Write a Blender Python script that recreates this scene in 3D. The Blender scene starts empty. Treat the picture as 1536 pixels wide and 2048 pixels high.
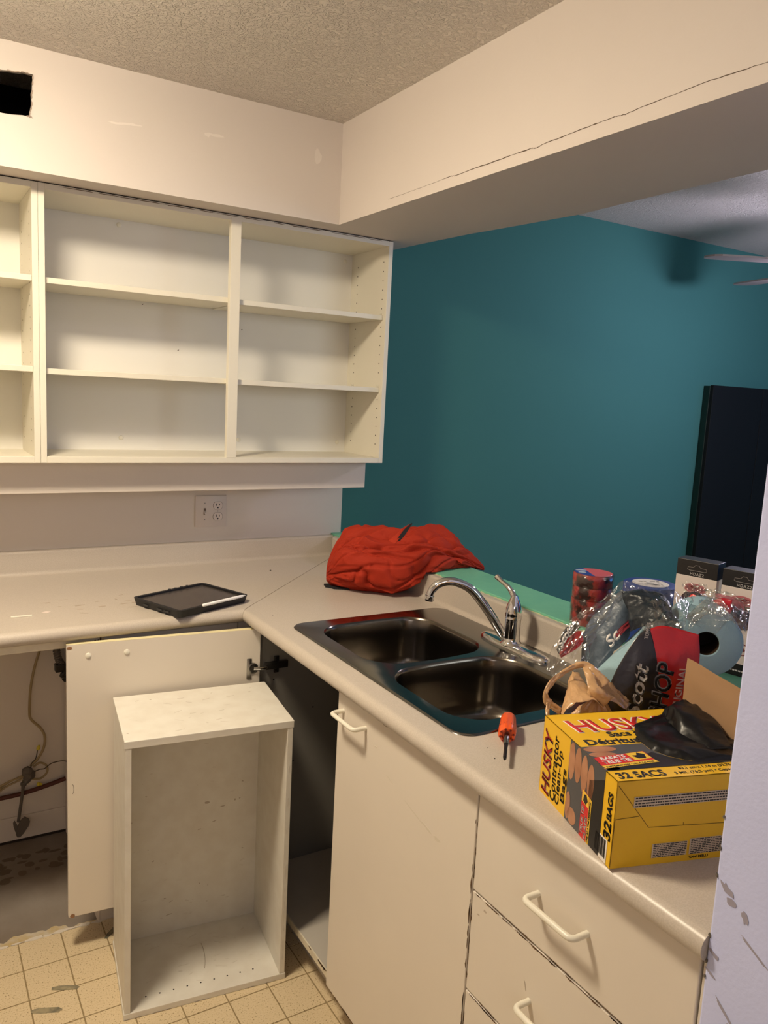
import bpy, bmesh, math, random
from mathutils import Vector, Matrix, noise
random.seed(7)
PI = math.pi
sc = bpy.context.scene
COL = sc.collection

# ------------------------------------------------------------------ camera
RT = Vector((0.8566430, -0.5133717, 0.0511102))
UP = Vector((0.0320678, 0.1518618, 0.9878814))
FW = Vector((0.5149121, 0.8446227, -0.1465541))
CAM = Vector((-0.82211, -2.72435, 1.54670))
FPX = 1581.876
cd = bpy.data.cameras.new('camera'); cam = bpy.data.objects.new('camera', cd); COL.objects.link(cam)
cd.sensor_fit = 'HORIZONTAL'; cd.sensor_width = 36.0; cd.lens = FPX * 36.0 / 1536.0
cd.clip_start = 0.02; cd.clip_end = 60
m = Matrix((RT, UP, -FW)).transposed().to_4x4(); m.translation = CAM
cam.matrix_world = m
sc.camera = cam

# ------------------------------------------------------------------ world, light, exposure
w = bpy.data.worlds.new('world'); sc.world = w; w.use_nodes = True
w.node_tree.nodes['Background'].inputs[0].default_value = (0.80, 0.72, 0.66, 1)
w.node_tree.nodes['Background'].inputs[1].default_value = 0.02
sc.view_settings.view_transform = 'Standard'; sc.view_settings.look = 'None'
sc.view_settings.gamma = 1.0; sc.view_settings.use_curve_mapping = False
sc.view_settings.exposure = 0.38
sc.cycles.use_denoising = True
sc.cycles.max_bounces = 10; sc.cycles.transparent_max_bounces = 24
sc.cycles.caustics_reflective = False; sc.cycles.caustics_refractive = False
sc.cycles.sample_clamp_indirect = 6.0

DOME_E = 112.0            # kitchen dome, warm
DOME_C = (1.0, 0.845, 0.63)
FAN_E = 150.0             # fan light in the dining room, cool
FAN_C = (0.88, 0.80, 1.0)
def area(name, loc, target, size, size_y, power, color):
    l = bpy.data.lights.new(name, 'AREA'); l.shape = 'RECTANGLE'; l.size = size; l.size_y = size_y
    l.energy = power; l.color = color
    o = bpy.data.objects.new(name, l); COL.objects.link(o); o.location = loc
    o.rotation_euler = (Vector(target) - Vector(loc)).to_track_quat('-Z', 'Y').to_euler(); return o
area('added_hall_fill', (-1.6, -4.6, 2.2), (-0.3, -1.6, 0.9), 1.2, 0.8, 8, (1.0, 0.90, 0.88))  # unseen fill added behind the camera, mainly for the right wall end
area('added_teal_wall_fill', (2.0, -4.6, 1.9), (1.6, 0.0, 1.2), 1.6, 1.0, 20, (0.86, 0.95, 1.0))  # unseen fill added to lift the teal wall
area('added_blue_fill', (4.6, -2.6, 1.6), (2.2, -0.2, 1.3), 1.4, 1.2, 9, (0.10, 0.36, 1.0))  # unseen blue fill added to tint the teal wall's right side

# ------------------------------------------------------------------ materials
def mat(name, col, rough=0.5, metal=0.0, bump=None, var=None, spec=0.5, coat=0.0, aniso=0.0, emit=None):
    """bump=(scale, strength, distance); var=(scale, amount, second colour)"""
    M = bpy.data.materials.new(name); M.use_nodes = True
    nt = M.node_tree; b = nt.nodes['Principled BSDF']
    b.inputs['Base Color'].default_value = (*col, 1); b.inputs['Roughness'].default_value = rough
    b.inputs['Metallic'].default_value = metal; b.inputs['Specular IOR Level'].default_value = spec
    b.inputs['Coat Weight'].default_value = coat; b.inputs['Anisotropic'].default_value = aniso
    tc = nt.nodes.new('ShaderNodeTexCoord')
    if var:
        n = nt.nodes.new('ShaderNodeTexNoise'); n.inputs['Scale'].default_value = var[0]; n.inputs['Detail'].default_value = 5
        nt.links.new(tc.outputs['Object'], n.inputs['Vector'])
        r = nt.nodes.new('ShaderNodeValToRGB'); r.color_ramp.elements[0].position = 0.5 - var[1] / 2; r.color_ramp.elements[1].position = 0.5 + var[1] / 2
        r.color_ramp.elements[0].color = (*col, 1); r.color_ramp.elements[1].color = (*var[2], 1)
        nt.links.new(n.outputs['Fac'], r.inputs['Fac']); nt.links.new(r.outputs['Color'], b.inputs['Base Color'])
    if bump:
        n = nt.nodes.new('ShaderNodeTexNoise'); n.inputs['Scale'].default_value = bump[0]; n.inputs['Detail'].default_value = 3
        nt.links.new(tc.outputs['Object'], n.inputs['Vector'])
        bp = nt.nodes.new('ShaderNodeBump'); bp.inputs['Strength'].default_value = bump[1]; bp.inputs['Distance'].default_value = bump[2]
        nt.links.new(n.outputs['Fac'], bp.inputs['Height']); nt.links.new(bp.outputs['Normal'], b.inputs['Normal'])
    if emit:
        b.inputs['Emission Color'].default_value = (*emit[0], 1); b.inputs['Emission Strength'].default_value = emit[1]
    return M

def film(name, col, rough, alpha, bump=None):
    """thin plastic film: part see-through, part glossy sheet"""
    M = mat(name, col, rough, 0.0, bump, spec=0.8)
    M.node_tree.nodes['Principled BSDF'].inputs['Alpha'].default_value = alpha
    return M

def film_clear(name):
    M = bpy.data.materials.new(name); M.use_nodes = True; nt = M.node_tree
    nt.nodes.remove(nt.nodes['Principled BSDF']); out = nt.nodes['Material Output']
    t = nt.nodes.new('ShaderNodeBsdfTransparent'); t.inputs[0].default_value = (0.95, 0.95, 0.95, 1)
    g = nt.nodes.new('ShaderNodeBsdfGlossy'); g.inputs['Color'].default_value = (1, 1, 1, 1); g.inputs['Roughness'].default_value = 0.16
    lw = nt.nodes.new('ShaderNodeLayerWeight'); lw.inputs['Blend'].default_value = 0.45
    mr = nt.nodes.new('ShaderNodeMapRange'); mr.inputs['To Min'].default_value = 0.05; mr.inputs['To Max'].default_value = 0.24
    tc = nt.nodes.new('ShaderNodeTexCoord'); n = nt.nodes.new('ShaderNodeTexNoise'); n.inputs['Scale'].default_value = 45
    bp = nt.nodes.new('ShaderNodeBump'); bp.inputs['Strength'].default_value = 0.6; bp.inputs['Distance'].default_value = 0.006
    mx = nt.nodes.new('ShaderNodeMixShader')
    nt.links.new(tc.outputs['Object'], n.inputs['Vector']); nt.links.new(n.outputs['Fac'], bp.inputs['Height'])
    nt.links.new(bp.outputs['Normal'], g.inputs['Normal'])
    nt.links.new(lw.outputs['Facing'], mr.inputs['Value']); nt.links.new(mr.outputs['Result'], mx.inputs['Fac'])
    nt.links.new(t.outputs[0], mx.inputs[1]); nt.links.new(g.outputs[0], mx.inputs[2]); nt.links.new(mx.outputs[0], out.inputs['Surface'])
    return M

def popcorn_mat():
    M = mat('popcorn_ceiling', (0.79, 0.74, 0.68), 0.9)
    nt = M.node_tree; b = nt.nodes['Principled BSDF']; tc = nt.nodes.new('ShaderNodeTexCoord')
    v = nt.nodes.new('ShaderNodeTexNoise'); v.inputs['Scale'].default_value = 88; v.inputs['Detail'].default_value = 3; v.inputs['Distortion'].default_value = 1.2
    r = nt.nodes.new('ShaderNodeValToRGB'); r.color_ramp.elements[0].position = 0.44; r.color_ramp.elements[1].position = 0.62
    bp = nt.nodes.new('ShaderNodeBump'); bp.inputs['Strength'].default_value = 0.9; bp.inputs['Distance'].default_value = 0.0045
    nt.links.new(tc.outputs['Object'], v.inputs['Vector']); nt.links.new(v.outputs['Fac'], r.inputs['Fac'])
    nt.links.new(r.outputs['Color'], bp.inputs['Height']); nt.links.new(bp.outputs['Normal'], b.inputs['Normal'])
    return M

def vinyl_mat():
    M = mat('vinyl_tile', (0.58, 0.47, 0.27), 0.42)
    nt = M.node_tree; b = nt.nodes['Principled BSDF']; tc = nt.nodes.new('ShaderNodeTexCoord')
    gm = nt.nodes.new('ShaderNodeNewGeometry')
    n = nt.nodes.new('ShaderNodeTexNoise'); n.inputs['Scale'].default_value = 260; n.inputs['Detail'].default_value = 2
    r = nt.nodes.new('ShaderNodeValToRGB'); r.color_ramp.elements[0].position = 0.30; r.color_ramp.elements[1].position = 0.385
    r.color_ramp.elements[0].color = (0.20, 0.13, 0.05, 1); r.color_ramp.elements[1].color = (0.66, 0.53, 0.33, 1)
    e = r.color_ramp.elements.new(0.7); e.color = (0.71, 0.59, 0.40, 1)
    nt.links.new(gm.outputs['Position'], n.inputs['Vector']); nt.links.new(n.outputs['Fac'], r.inputs['Fac'])
    nt.links.new(r.outputs['Color'], b.inputs['Base Color'])
    return M

def counter_mat():
    M = mat('counter_laminate', (0.60, 0.53, 0.45), 0.34, spec=0.45)
    nt = M.node_tree; b = nt.nodes['Principled BSDF']; gm = nt.nodes.new('ShaderNodeNewGeometry')
    n = nt.nodes.new('ShaderNodeTexNoise'); n.inputs['Scale'].default_value = 420; n.inputs['Detail'].default_value = 2
    r = nt.nodes.new('ShaderNodeValToRGB'); r.color_ramp.elements[0].position = 0.35; r.color_ramp.elements[1].position = 0.65
    r.color_ramp.elements[0].color = (0.475, 0.42, 0.355, 1); r.color_ramp.elements[1].color = (0.54, 0.48, 0.415, 1)
    nt.links.new(gm.outputs['Position'], n.inputs['Vector']); nt.links.new(n.outputs['Fac'], r.inputs['Fac'])
    nt.links.new(r.outputs['Color'], b.inputs['Base Color'])
    return M

wallwhite = mat('pinkish_white_paint', (0.685, 0.625, 0.58), 0.72, bump=(90, 0.12, 0.002), var=(2.2, 0.5, (0.66, 0.60, 0.555)))
backwhite = mat('splash_wall_paint', (0.76, 0.685, 0.60), 0.75, bump=(120, 0.12, 0.002))
pillarpaint = mat('cool_light_tint_paint', (0.60, 0.655, 0.99), 0.62, bump=(160, 0.2, 0.002), var=(7, 0.5, (0.56, 0.615, 0.94)))  # cool light's lavender cast put into the wall end's colour
teal = mat('teal_paint', (0.050, 0.180, 0.170), 0.85, spec=0.25, bump=(140, 0.12, 0.002))
green = mat('mint_green_paint', (0.15, 0.46, 0.31), 0.5, bump=(60, 0.15, 0.002), var=(14, 0.3, (0.18, 0.50, 0.33)))
popcorn = popcorn_mat()
vinyl = vinyl_mat()
grout = mat('vinyl_joint', (0.30, 0.22, 0.11), 0.6)
backing = mat('torn_vinyl_backing', (0.50, 0.38, 0.19), 0.9, bump=(200, 0.5, 0.002), var=(40, 0.3, (0.56, 0.49, 0.38)))
tornpaper = mat('torn_paper', (0.66, 0.60, 0.52), 0.9)
subfloor = mat('bare_concrete_floor', (0.27, 0.235, 0.20), 0.9, bump=(30, 0.3, 0.003), var=(4, 0.4, (0.16, 0.12, 0.085)))
stain = mat('glue_stain', (0.13, 0.095, 0.06), 0.8)
cream = mat('cream_cabinet', (0.79, 0.75, 0.635), 0.42, bump=(50, 0.05, 0.001), var=(9, 0.5, (0.765, 0.725, 0.61)))
creamedge = mat('cream_edge_band', (0.74, 0.68, 0.53), 0.5, var=(30, 0.3, (0.66, 0.59, 0.47)))
melamine = mat('white_melamine', (0.82, 0.80, 0.745), 0.5, bump=(300, 0.05, 0.0005))
frontlam = mat('beige_door_laminate', (0.74, 0.675, 0.585), 0.45, var=(5, 0.5, (0.71, 0.645, 0.56)))
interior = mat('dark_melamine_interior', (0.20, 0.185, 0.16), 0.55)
carcass_mat = mat('worn_white_melamine', (0.74, 0.715, 0.645), 0.5, var=(22, 0.3, (0.69, 0.655, 0.58)))
chipbrown = mat('chipped_particle_board', (0.115, 0.062, 0.027), 0.9, bump=(400, 0.6, 0.001))
darkgap = mat('dark_gap', (0.03, 0.02, 0.012), 0.9)
counter = counter_mat()
seam = mat('seam_glue', (0.22, 0.17, 0.12), 0.7)
steel = mat('brushed_steel', (0.19, 0.170, 0.145), 0.20, 1.0)
steelrim = mat('sink_rim_steel', (0.25, 0.245, 0.235), 0.16, 1.0)
chrome = mat('chrome', (0.80, 0.80, 0.80), 0.06, 1.0)
nickel = mat('dull_nickel', (0.35, 0.33, 0.30), 0.3, 1.0)
blackmetal = mat('dark_hinge_metal', (0.05, 0.045, 0.04), 0.35, 0.8)
whiteplastic = mat('white_plastic', (0.80, 0.77, 0.66), 0.3)
plateplastic = mat('outlet_plastic', (0.71, 0.63, 0.56), 0.4)
blackplastic = mat('black_rubber_case', (0.010, 0.010, 0.012), 0.55)
screenglass = mat('dusty_tablet_screen', (0.045, 0.038, 0.036), 0.22, var=(60, 0.3, (0.085, 0.07, 0.06)), spec=0.6)
stylusw = mat('stylus_white', (0.86, 0.86, 0.86), 0.25)
red_cloth = mat('red_cloth', (0.37, 0.028, 0.010), 0.75, bump=(700, 0.25, 0.001), spec=0.2)
black_cloth = mat('black_lining', (0.008, 0.008, 0.010), 0.9)
orange = mat('orange_plastic', (0.80, 0.10, 0.012), 0.3, coat=0.3)
shaftsteel = mat('shaft_steel', (0.30, 0.29, 0.28), 0.25, 1.0)
bitblack = mat('black_bit', (0.02, 0.02, 0.02), 0.35, 0.6)
yellow = mat('yellow_card', (0.80, 0.47, 0.015), 0.45)
yellowtop = yellow
cardboard = mat('brown_cardboard', (0.30, 0.175, 0.085), 0.85, bump=(90, 0.15, 0.001))
inkblack = mat('black_ink', (0.010, 0.009, 0.009), 0.45)
inkred = mat('red_ink', (0.60, 0.02, 0.02), 0.45)
inkwhite = mat('white_ink', (0.82, 0.78, 0.74), 0.45)
inkgrey = mat('grey_ink', (0.075, 0.075, 0.08), 0.45)
inkskin = mat('printed_skin_tone', (0.50, 0.25, 0.14), 0.5, var=(25, 0.4, (0.32, 0.13, 0.06)))
inkyellow = mat('yellow_ink', (0.80, 0.52, 0.05), 0.45)
blackfilm = mat('black_plastic_bag', (0.005, 0.005, 0.006), 0.30, bump=(18, 0.5, 0.010), spec=0.35)
towelblue = mat('light_blue_towel', (0.30, 0.46, 0.53), 0.9, bump=(220, 0.4, 0.002))
corebrown = mat('cardboard_core', (0.12, 0.07, 0.035), 0.9)
labelblack = mat('label_black_film', (0.022, 0.018, 0.018), 0.28, bump=(30, 0.3, 0.006), spec=0.6)
labelred = mat('label_red_film', (0.52, 0.012, 0.014), 0.3, bump=(30, 0.35, 0.006), spec=0.6)
greyfilm = mat('grey_film', (0.085, 0.115, 0.15), 0.4, bump=(35, 0.6, 0.008))
darkfilm = mat('dark_blue_film', (0.012, 0.018, 0.026), 0.35, bump=(35, 0.6, 0.008))
clear = film_clear('clear_wrap')
brownbag = film('tan_shopping_bag_film', (0.60, 0.36, 0.17), 0.30, 0.90, (45, 0.7, 0.006))
redtape = mat('red_tape', (0.42, 0.03, 0.02), 0.35, var=(35, 0.12, (0.03, 0.008, 0.006)), coat=0.4)
bluetape = mat('blue_tape', (0.010, 0.045, 0.24), 0.6)
blueprint = mat('blue_print', (0.02, 0.05, 0.30), 0.4)
pinkprint = mat('pink_red_print', (0.62, 0.10, 0.12), 0.4)
paperwhite = mat('white_box_card', (0.76, 0.66, 0.60), 0.5)
boxblack = mat('black_box_card', (0.015, 0.013, 0.013), 0.4)
copperhose = mat('brown_hose', (0.10, 0.022, 0.010), 0.5)
cablemat = mat('old_cable', (0.36, 0.27, 0.14), 0.6)
twine = mat('dark_wire', (0.05, 0.035, 0.02), 0.6)
conduit = mat('grey_flex_conduit', (0.16, 0.14, 0.12), 0.45, 0.6)
putty = mat('grey_wire_wrap', (0.12, 0.10, 0.08), 0.8)
connector = mat('yellow_wire_nut', (0.60, 0.50, 0.03), 0.4)
blackcab = mat('black_cabinet', (0.006, 0.007, 0.007), 0.6, spec=0.2)
fanwhite = mat('fan_blade_finish', (0.42, 0.36, 0.36), 0.5)
domeglass = mat('lit_dome_glass', (0.9, 0.85, 0.75), 0.4, emit=(DOME_C, DOME_E))
fanbowl = mat('lit_fan_bowl', (0.9, 0.9, 0.95), 0.4, emit=(FAN_C, FAN_E))
dirt = mat('grey_scuff', (0.30, 0.26, 0.21), 0.8)
scuffdark = mat('dark_scuff', (0.13, 0.11, 0.09), 0.8)
scuffwall = mat('scuff_on_wall_end', (0.33, 0.31, 0.39), 0.8)
pale = mat('primer_touch_up', (0.76, 0.70, 0.65), 0.7)
carpet = mat('dining_floor_boards', (0.36, 0.29, 0.22), 0.5, var=(6, 0.4, (0.30, 0.23, 0.17)))

# ------------------------------------------------------------------ helpers
BASE = {}
def link(o, name, parent, org):
    COL.objects.link(o)
    if parent is not None:
        o.parent = parent; BASE[o] = BASE[parent]
    else:
        o.location = org; BASE[o] = Vector(org)
    return o
def tag(o, label=None, cat=None, group=None, kind=None):
    if label: o['label'] = label
    if cat: o['category'] = cat
    if group: o['group'] = group
    if kind: o['kind'] = kind
    return o
def thing(name, loc, label, cat, group=None):
    o = bpy.data.objects.new(name, None); o.empty_display_size = 0.05
    link(o, name, None, loc); return tag(o, label, cat, group)
def obj(name, bm, mt, parent=None, org=None, smooth=None, local=False):
    """bm in world coordinates; stored relative to the top-level object's base (all placed without rotation unless local)"""
    if org is None: org = (0, 0, 0)
    b = BASE[parent] if parent is not None else Vector(org)
    me = bpy.data.meshes.new(name)
    if not local: bmesh.ops.translate(bm, verts=bm.verts, vec=-b)
    bmesh.ops.recalc_face_normals(bm, faces=bm.faces)
    bm.to_mesh(me); bm.free()
    for x in (mt if isinstance(mt, (list, tuple)) else [mt]): me.materials.append(x)
    if smooth is not None:
        for p in me.polygons: p.use_smooth = True
        if smooth < 179: me.set_sharp_from_angle(angle=math.radians(smooth))
    o = bpy.data.objects.new(name, me)
    return link(o, name, parent, b)
def NB(): return bmesh.new()
def bx(bm, lo, hi, bev=0.0, mi=0):
    lo = Vector(lo); hi = Vector(hi)
    r = bmesh.ops.create_cube(bm, size=1.0)
    s = Matrix.Diagonal((*(hi - lo), 1)); t = Matrix.Translation((lo + hi) / 2)
    bmesh.ops.transform(bm, matrix=t @ s, verts=r['verts'])
    es = list({e for v in r['verts'] for e in v.link_edges}); fs = {f for v in r['verts'] for f in v.link_faces}
    for f in fs: f.material_index = mi
    if bev: bmesh.ops.bevel(bm, geom=es, offset=bev, segments=2, affect='EDGES', profile=0.5, clamp_overlap=True)
    return bm
def box(name, lo, hi, mt, parent=None, bev=0.001, org=None):
    return obj(name, bx(NB(), lo, hi, bev), mt, parent, org if org is not None else ((lo[0]+hi[0])/2, (lo[1]+hi[1])/2, lo[2]))
def obx(bm, O, A, B, Cc, bev=0.0):
    """oriented box from corner O with edge vectors"""
    O, A, B, Cc = map(Vector, (O, A, B, Cc))
    vs = [bm.verts.new(O + a*A + b*B + c*Cc) for c in (0, 1) for b in (0, 1) for a in (0, 1)]
    fs = [bm.faces.new([vs[i] for i in f]) for f in ((0,2,3,1),(4,5,7,6),(0,1,5,4),(2,6,7,3),(0,4,6,2),(1,3,7,5))]
    if bev:
        es = list({e for v in vs for e in v.link_edges})
        bmesh.ops.bevel(bm, geom=es, offset=bev, segments=2, affect='EDGES', profile=0.5, clamp_overlap=True)
    return bm
def prism(bm, poly, axis, a, b):
    """extrude closed 2-D poly along axis ('x': poly in y,z; 'y': poly in x,z; 'z': poly in x,y)"""
    def P(p, t): return {'x': (t, p[0], p[1]), 'y': (p[0], t, p[1]), 'z': (p[0], p[1], t)}[axis]
    va = [bm.verts.new(P(p, a)) for p in poly]; vb = [bm.verts.new(P(p, b)) for p in poly]
    n = len(poly); bm.faces.new(va); bm.faces.new(vb[::-1])
    for i in range(n): bm.faces.new((va[i], vb[i], vb[(i+1) % n], va[(i+1) % n]))
    return bm
def sheet(bm, pts, n, th=0.0003, off=0.0002):
    """flat thin polygon lifted off a surface along n"""
    n = Vector(n).normalized(); a = [bm.verts.new(Vector(p) + n*off) for p in pts]; b = [bm.verts.new(Vector(p) + n*(off+th)) for p in pts]
    k = len(pts); bm.faces.new(a); bm.faces.new(b[::-1])
    for i in range(k): bm.faces.new((a[i], b[i], b[(i+1) % k], a[(i+1) % k]))
    return bm
def tube(bm, pts, rad, seg=10, closed=False, caps=True):
    pts = [Vector(p) for p in pts]; n = len(pts)
    rs = rad if isinstance(rad, (list, tuple)) else [rad]*n
    T = []
    for i in range(n):
        a = pts[i-1] if (i > 0 or closed) else pts[0]; b = pts[(i+1) % n] if (i < n-1 or closed) else pts[-1]
        T.append((b-a).normalized())
    nrm = T[0].orthogonal().normalized(); rings = []
    for i in range(n):
        if i: nrm = (nrm - T[i]*nrm.dot(T[i])).normalized()
        bn = T[i].cross(nrm)
        rings.append([bm.verts.new(pts[i] + (nrm*math.cos(2*PI*k/seg) + bn*math.sin(2*PI*k/seg))*rs[i]) for k in range(seg)])
    for i in range(n if closed else n-1):
        r0, r1 = rings[i], rings[(i+1) % n]
        for k in range(seg): bm.faces.new((r0[k], r0[(k+1) % seg], r1[(k+1) % seg], r1[k]))
    if caps and not closed: bm.faces.new(rings[0][::-1]); bm.faces.new(rings[-1])
    return bm
def smoothpath(pts, k=6):
    """Catmull-Rom"""
    P = [Vector(p) for p in pts]; P = [P[0]*2-P[1]] + P + [P[-1]*2-P[-2]]; out = []
    for i in range(1, len(P)-2):
        for j in range(k):
            t = j/k; a, b, c, d = P[i-1:i+3]
            out.append(0.5*((2*b) + (c-a)*t + (2*a-5*b+4*c-d)*t*t + (3*b-a-3*c+d)*t**3))
    out.append(P[-2]); return out
def lathe(bm, prof, O, ax=(0,0,1), seg=32, cap=True):
    """prof: (radius, height) along ax from O"""
    O = Vector(O); ax = Vector(ax).normalized(); u = ax.orthogonal().normalized(); v = ax.cross(u); rings = []
    for r, h in prof:
        rings.append([bm.verts.new(O + ax*h + (u*math.cos(2*PI*k/seg) + v*math.sin(2*PI*k/seg))*max(r, 1e-5)) for k in range(seg)])
    for a, b in zip(rings, rings[1:]):
        for k in range(seg): bm.faces.new((a[k], a[(k+1) % seg], b[(k+1) % seg], b[k]))
    if cap:
        bm.faces.new(rings[0][::-1]); bm.faces.new(rings[-1])
    return bm
def text(parent, body, P, u, v, wd, ht, mt, bold=0.0, shear=0.0, th=0.0004, off=0.0004, name='lettering', spacing=1.0):
    cu = bpy.data.curves.new('t', 'FONT'); cu.body = body; cu.size = 1.0; cu.offset = bold; cu.shear = shear
    cu.space_character = spacing; cu.resolution_u = 3; cu.fill_mode = 'BOTH'
    to = bpy.data.objects.new('t', cu); COL.objects.link(to)
    dg = bpy.context.evaluated_depsgraph_get()
    me = bpy.data.meshes.new_from_object(to.evaluated_get(dg))
    bpy.data.objects.remove(to); bpy.data.curves.remove(cu)
    xs = [q.co.x for q in me.vertices]; ys = [q.co.y for q in me.vertices]
    x0, x1, y0, y1 = min(xs), max(xs), min(ys), max(ys)
    u = Vector(u).normalized(); v = Vector(v).normalized(); n = u.cross(v); P = Vector(P)
    bm = NB(); bm.from_mesh(me); bpy.data.meshes.remove(me)
    for q in bm.verts:
        q.co = P + u*((q.co.x-x0)/(x1-x0)*wd) + v*((q.co.y-y0)/(y1-y0)*ht) + n*off
    bmesh.ops.solidify(bm, geom=bm.faces[:], thickness=th)
    o = obj(name, bm, mt, parent); return o
def vary(k, a): return a*(random.random()*2-1)
def blot(bm, c, u, v, ru, rv, n, k=10, jag=0.25, th=0.0002, off=0.0002):
    th = th + random.random()*0.00035
    u = Vector(u).normalized(); v = Vector(v).normalized(); c = Vector(c)
    pts = []
    for i in range(k):
        a = 2*PI*i/k; s = 1+vary(0, jag); pts.append(c + u*(math.cos(a)*ru*s) + v*(math.sin(a)*rv*s))
    return sheet(bm, pts, n, th, off)

# ------------------------------------------------------------------ the setting
ZC, ZS = 2.3797, 2.0755
S = lambda o: tag(o, kind='structure')
X0, X1, Y0 = -2.4, 4.9, -5.0
# floor: slab with the vinyl sheet's tiles, torn edge and bare patch as children
fl = S(box('floor', (X0, Y0, -0.12), (X1, 0.1, -0.0045), subfloor, bev=0))
HOLE_X = -0.385
bm = NB()
edge = []
xx = X0
while xx < 0.09:
    e = -0.548 + (0.004*math.sin(xx*31) + 0.003*math.sin(xx*83) + vary(0, 0.001))
    edge.append((xx, e)); xx += 0.006
poly = edge + [(0.09, -0.6), (0.09, -4.0), (0.6, -4.0), (0.6, Y0), (X0, Y0)]
prism(bm, poly, 'z', -0.0045, -0.0012)
obj('vinyl_joint_sheet', bm, grout, fl)
bm = NB()
poly = [(x, y+0.001) for x, y in edge if x < -0.30]
poly += [(x, y + 0.022 + 0.012*noise.noise(Vector((x*14, 0, 0))) + 0.012*noise.noise(Vector((x*45, 3, 0))) + vary(0, 0.0015) + (0.012 if x < -0.47 else -.004)) for x, y in reversed(edge) if x < -0.30]
prism(bm, poly, 'z', -0.0045, -0.0030); obj('torn_vinyl_backing', bm, backing, fl)
bm = NB()
for i in range(26):
    cx = -1.0 + i*0.028 + vary(0, 0.01); L = 0.008 + random.random()*0.022
    pts = []
    for k in range(7):
        a = 2*PI*k/7; pts.append(Vector((cx + math.cos(a)*L*(1+vary(0, .4)), -0.545 + math.sin(a)*0.006*(1+vary(0, .5)) + vary(0, .002), 0)))
    sheet(bm, pts, (0, 0, 1), 0.0014 + random.random()*.0012, -0.001)
obj('torn_paper_scraps', bm, tornpaper, fl)['kind'] = 'stuff'
tm = None
TX, TY = 0.1095, 0.116
for i in range(-4, 7):
    for j in range(0, 10):
        x0 = -0.602 + TX*i; x1 = x0 + TX; y1 = -0.5475 - TY*j; y0 = y1 - TY
        if x1 > 0.09: x1 = 0.09
        if x1 - x0 < 0.02: continue
        g = 0.0018
        bm = NB(); bx(bm, (x0+g, y0+g, -0.0013), (x1-g, y1-g, 0.0 + vary(0, .0002)), 0.0)
        obj('vinyl_tile', bm, vinyl, fl)
bm = NB()
prism(bm, [(X0, -1.71), (0.09, -1.71), (0.09, -4.0), (X0, -4.0)], 'z', -0.0012, 0.0); obj('vinyl_sheet', bm, vinyl, fl)
bm = NB()
prism(bm, [(0.83, -0.0), (X1, -0.0), (X1, Y0), (0.83, Y0)], 'z', -0.0045, 0.0); obj('dining_floor_covering', bm, carpet, fl)
bm = NB()
for cx, cy, a, l, wd in ((-0.515, -0.775, -0.42, 0.034, 0.008), (-0.568, -0.832, -0.42, 0.036, 0.009), (-0.355, -0.60, 0.75, 0.045, 0.007)):
    u = Vector((math.cos(a), math.sin(a), 0)); v = Vector((-u.y, u.x, 0)); c = Vector((cx, cy, 0))
    pts = [c-u*l-v*wd*.8, c-u*l*.3-v*wd, c+u*l*.8-v*wd*.9, c+u*l+v*wd*.2, c+u*l*.7+v*wd, c-u*l*.6+v*wd, c-u*l*1.05+v*wd*.3]
    sheet(bm, pts, (0, 0, 1), 0.0004, 0.0002)
obj('adhesive_smudge', bm, mat('grey_adhesive', (0.16, 0.145, 0.10), 0.8, var=(60, .3, (0.34, 0.29, 0.18))), fl)
bm = NB()
for i in range(34):
    blot(bm, (-0.62 + random.random()*0.26, -0.10 - random.random()*0.13 - 0.0, -0.0045), (1,0,0), (0,1,0), 0.006+random.random()*0.016, 0.005+random.random()*0.012, (0,0,1), 12, .12)
obj('glue_stains', bm, stain, fl)['kind'] = 'stuff'

# walls
wb = S(box('wall_back', (X0, 0, 0), (0.642, 0.1, ZC), backwhite, bev=0))
box('baseboard_strip', (-1.2, -0.008, 0.0), (-0.386, 0.0, 0.085), backwhite, wb, bev=0.002)
S(box('wall_dining', (0.642, 0, 0), (X1, 0.1, ZC), teal, bev=0))
S(box('wall_left', (X0-0.1, Y0, 0), (X0, 0.1, ZC), wallwhite, bev=0))
S(box('wall_far_right', (X1, Y0, 0), (X1+0.1, 0.1, ZC), teal, bev=0))
S(box('wall_front', (X0, Y0-0.1, 0), (X1, Y0, ZC), wallwhite, bev=0))
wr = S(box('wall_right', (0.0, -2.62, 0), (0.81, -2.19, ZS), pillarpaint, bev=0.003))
bm = NB()
for (y, z, ru, rv, a) in ((-2.206, 0.985, .010, .004, -.6), (-2.213, .972, .006, .005, 0), (-2.232, .965, .004, .008, 0.3), (-2.2, .895, .008, .0025, -.5), (-2.198, .868, .008, .002, -.4), (-2.225, .83, .02, .002, -.7), (-2.245, .805, .02, .003, -.75), (-2.25, .93, .025, .0015, -.5), (-2.235, 1.21, .006, .003, -.5), (-2.26, 1.1, .008, .003, .2)):
    u = Vector((0, -math.cos(a), math.sin(a))); v = Vector((0, math.sin(a), math.cos(a)))
    blot(bm, (0, y, z), u, v, ru, rv, (-1, 0, 0), 12, .35)
obj('wall_scuffs', bm, scuffwall, wr)['kind'] = 'stuff'
bm = NB()
for z in (1.07, 1.03, .995, .915, .88, .86):
    blot(bm, (0.0005, -2.1912, z), (0, 1, .1), (0, 0, 1), .0016, .0025, (-1, 0, 0), 6, .4, .0012)
obj('edge_chips', bm, scuffdark, wr)['kind'] = 'stuff'
S(box('ceiling', (X0, Y0, ZC), (X1, 0.1, ZC+0.1), popcorn, bev=0))

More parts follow.
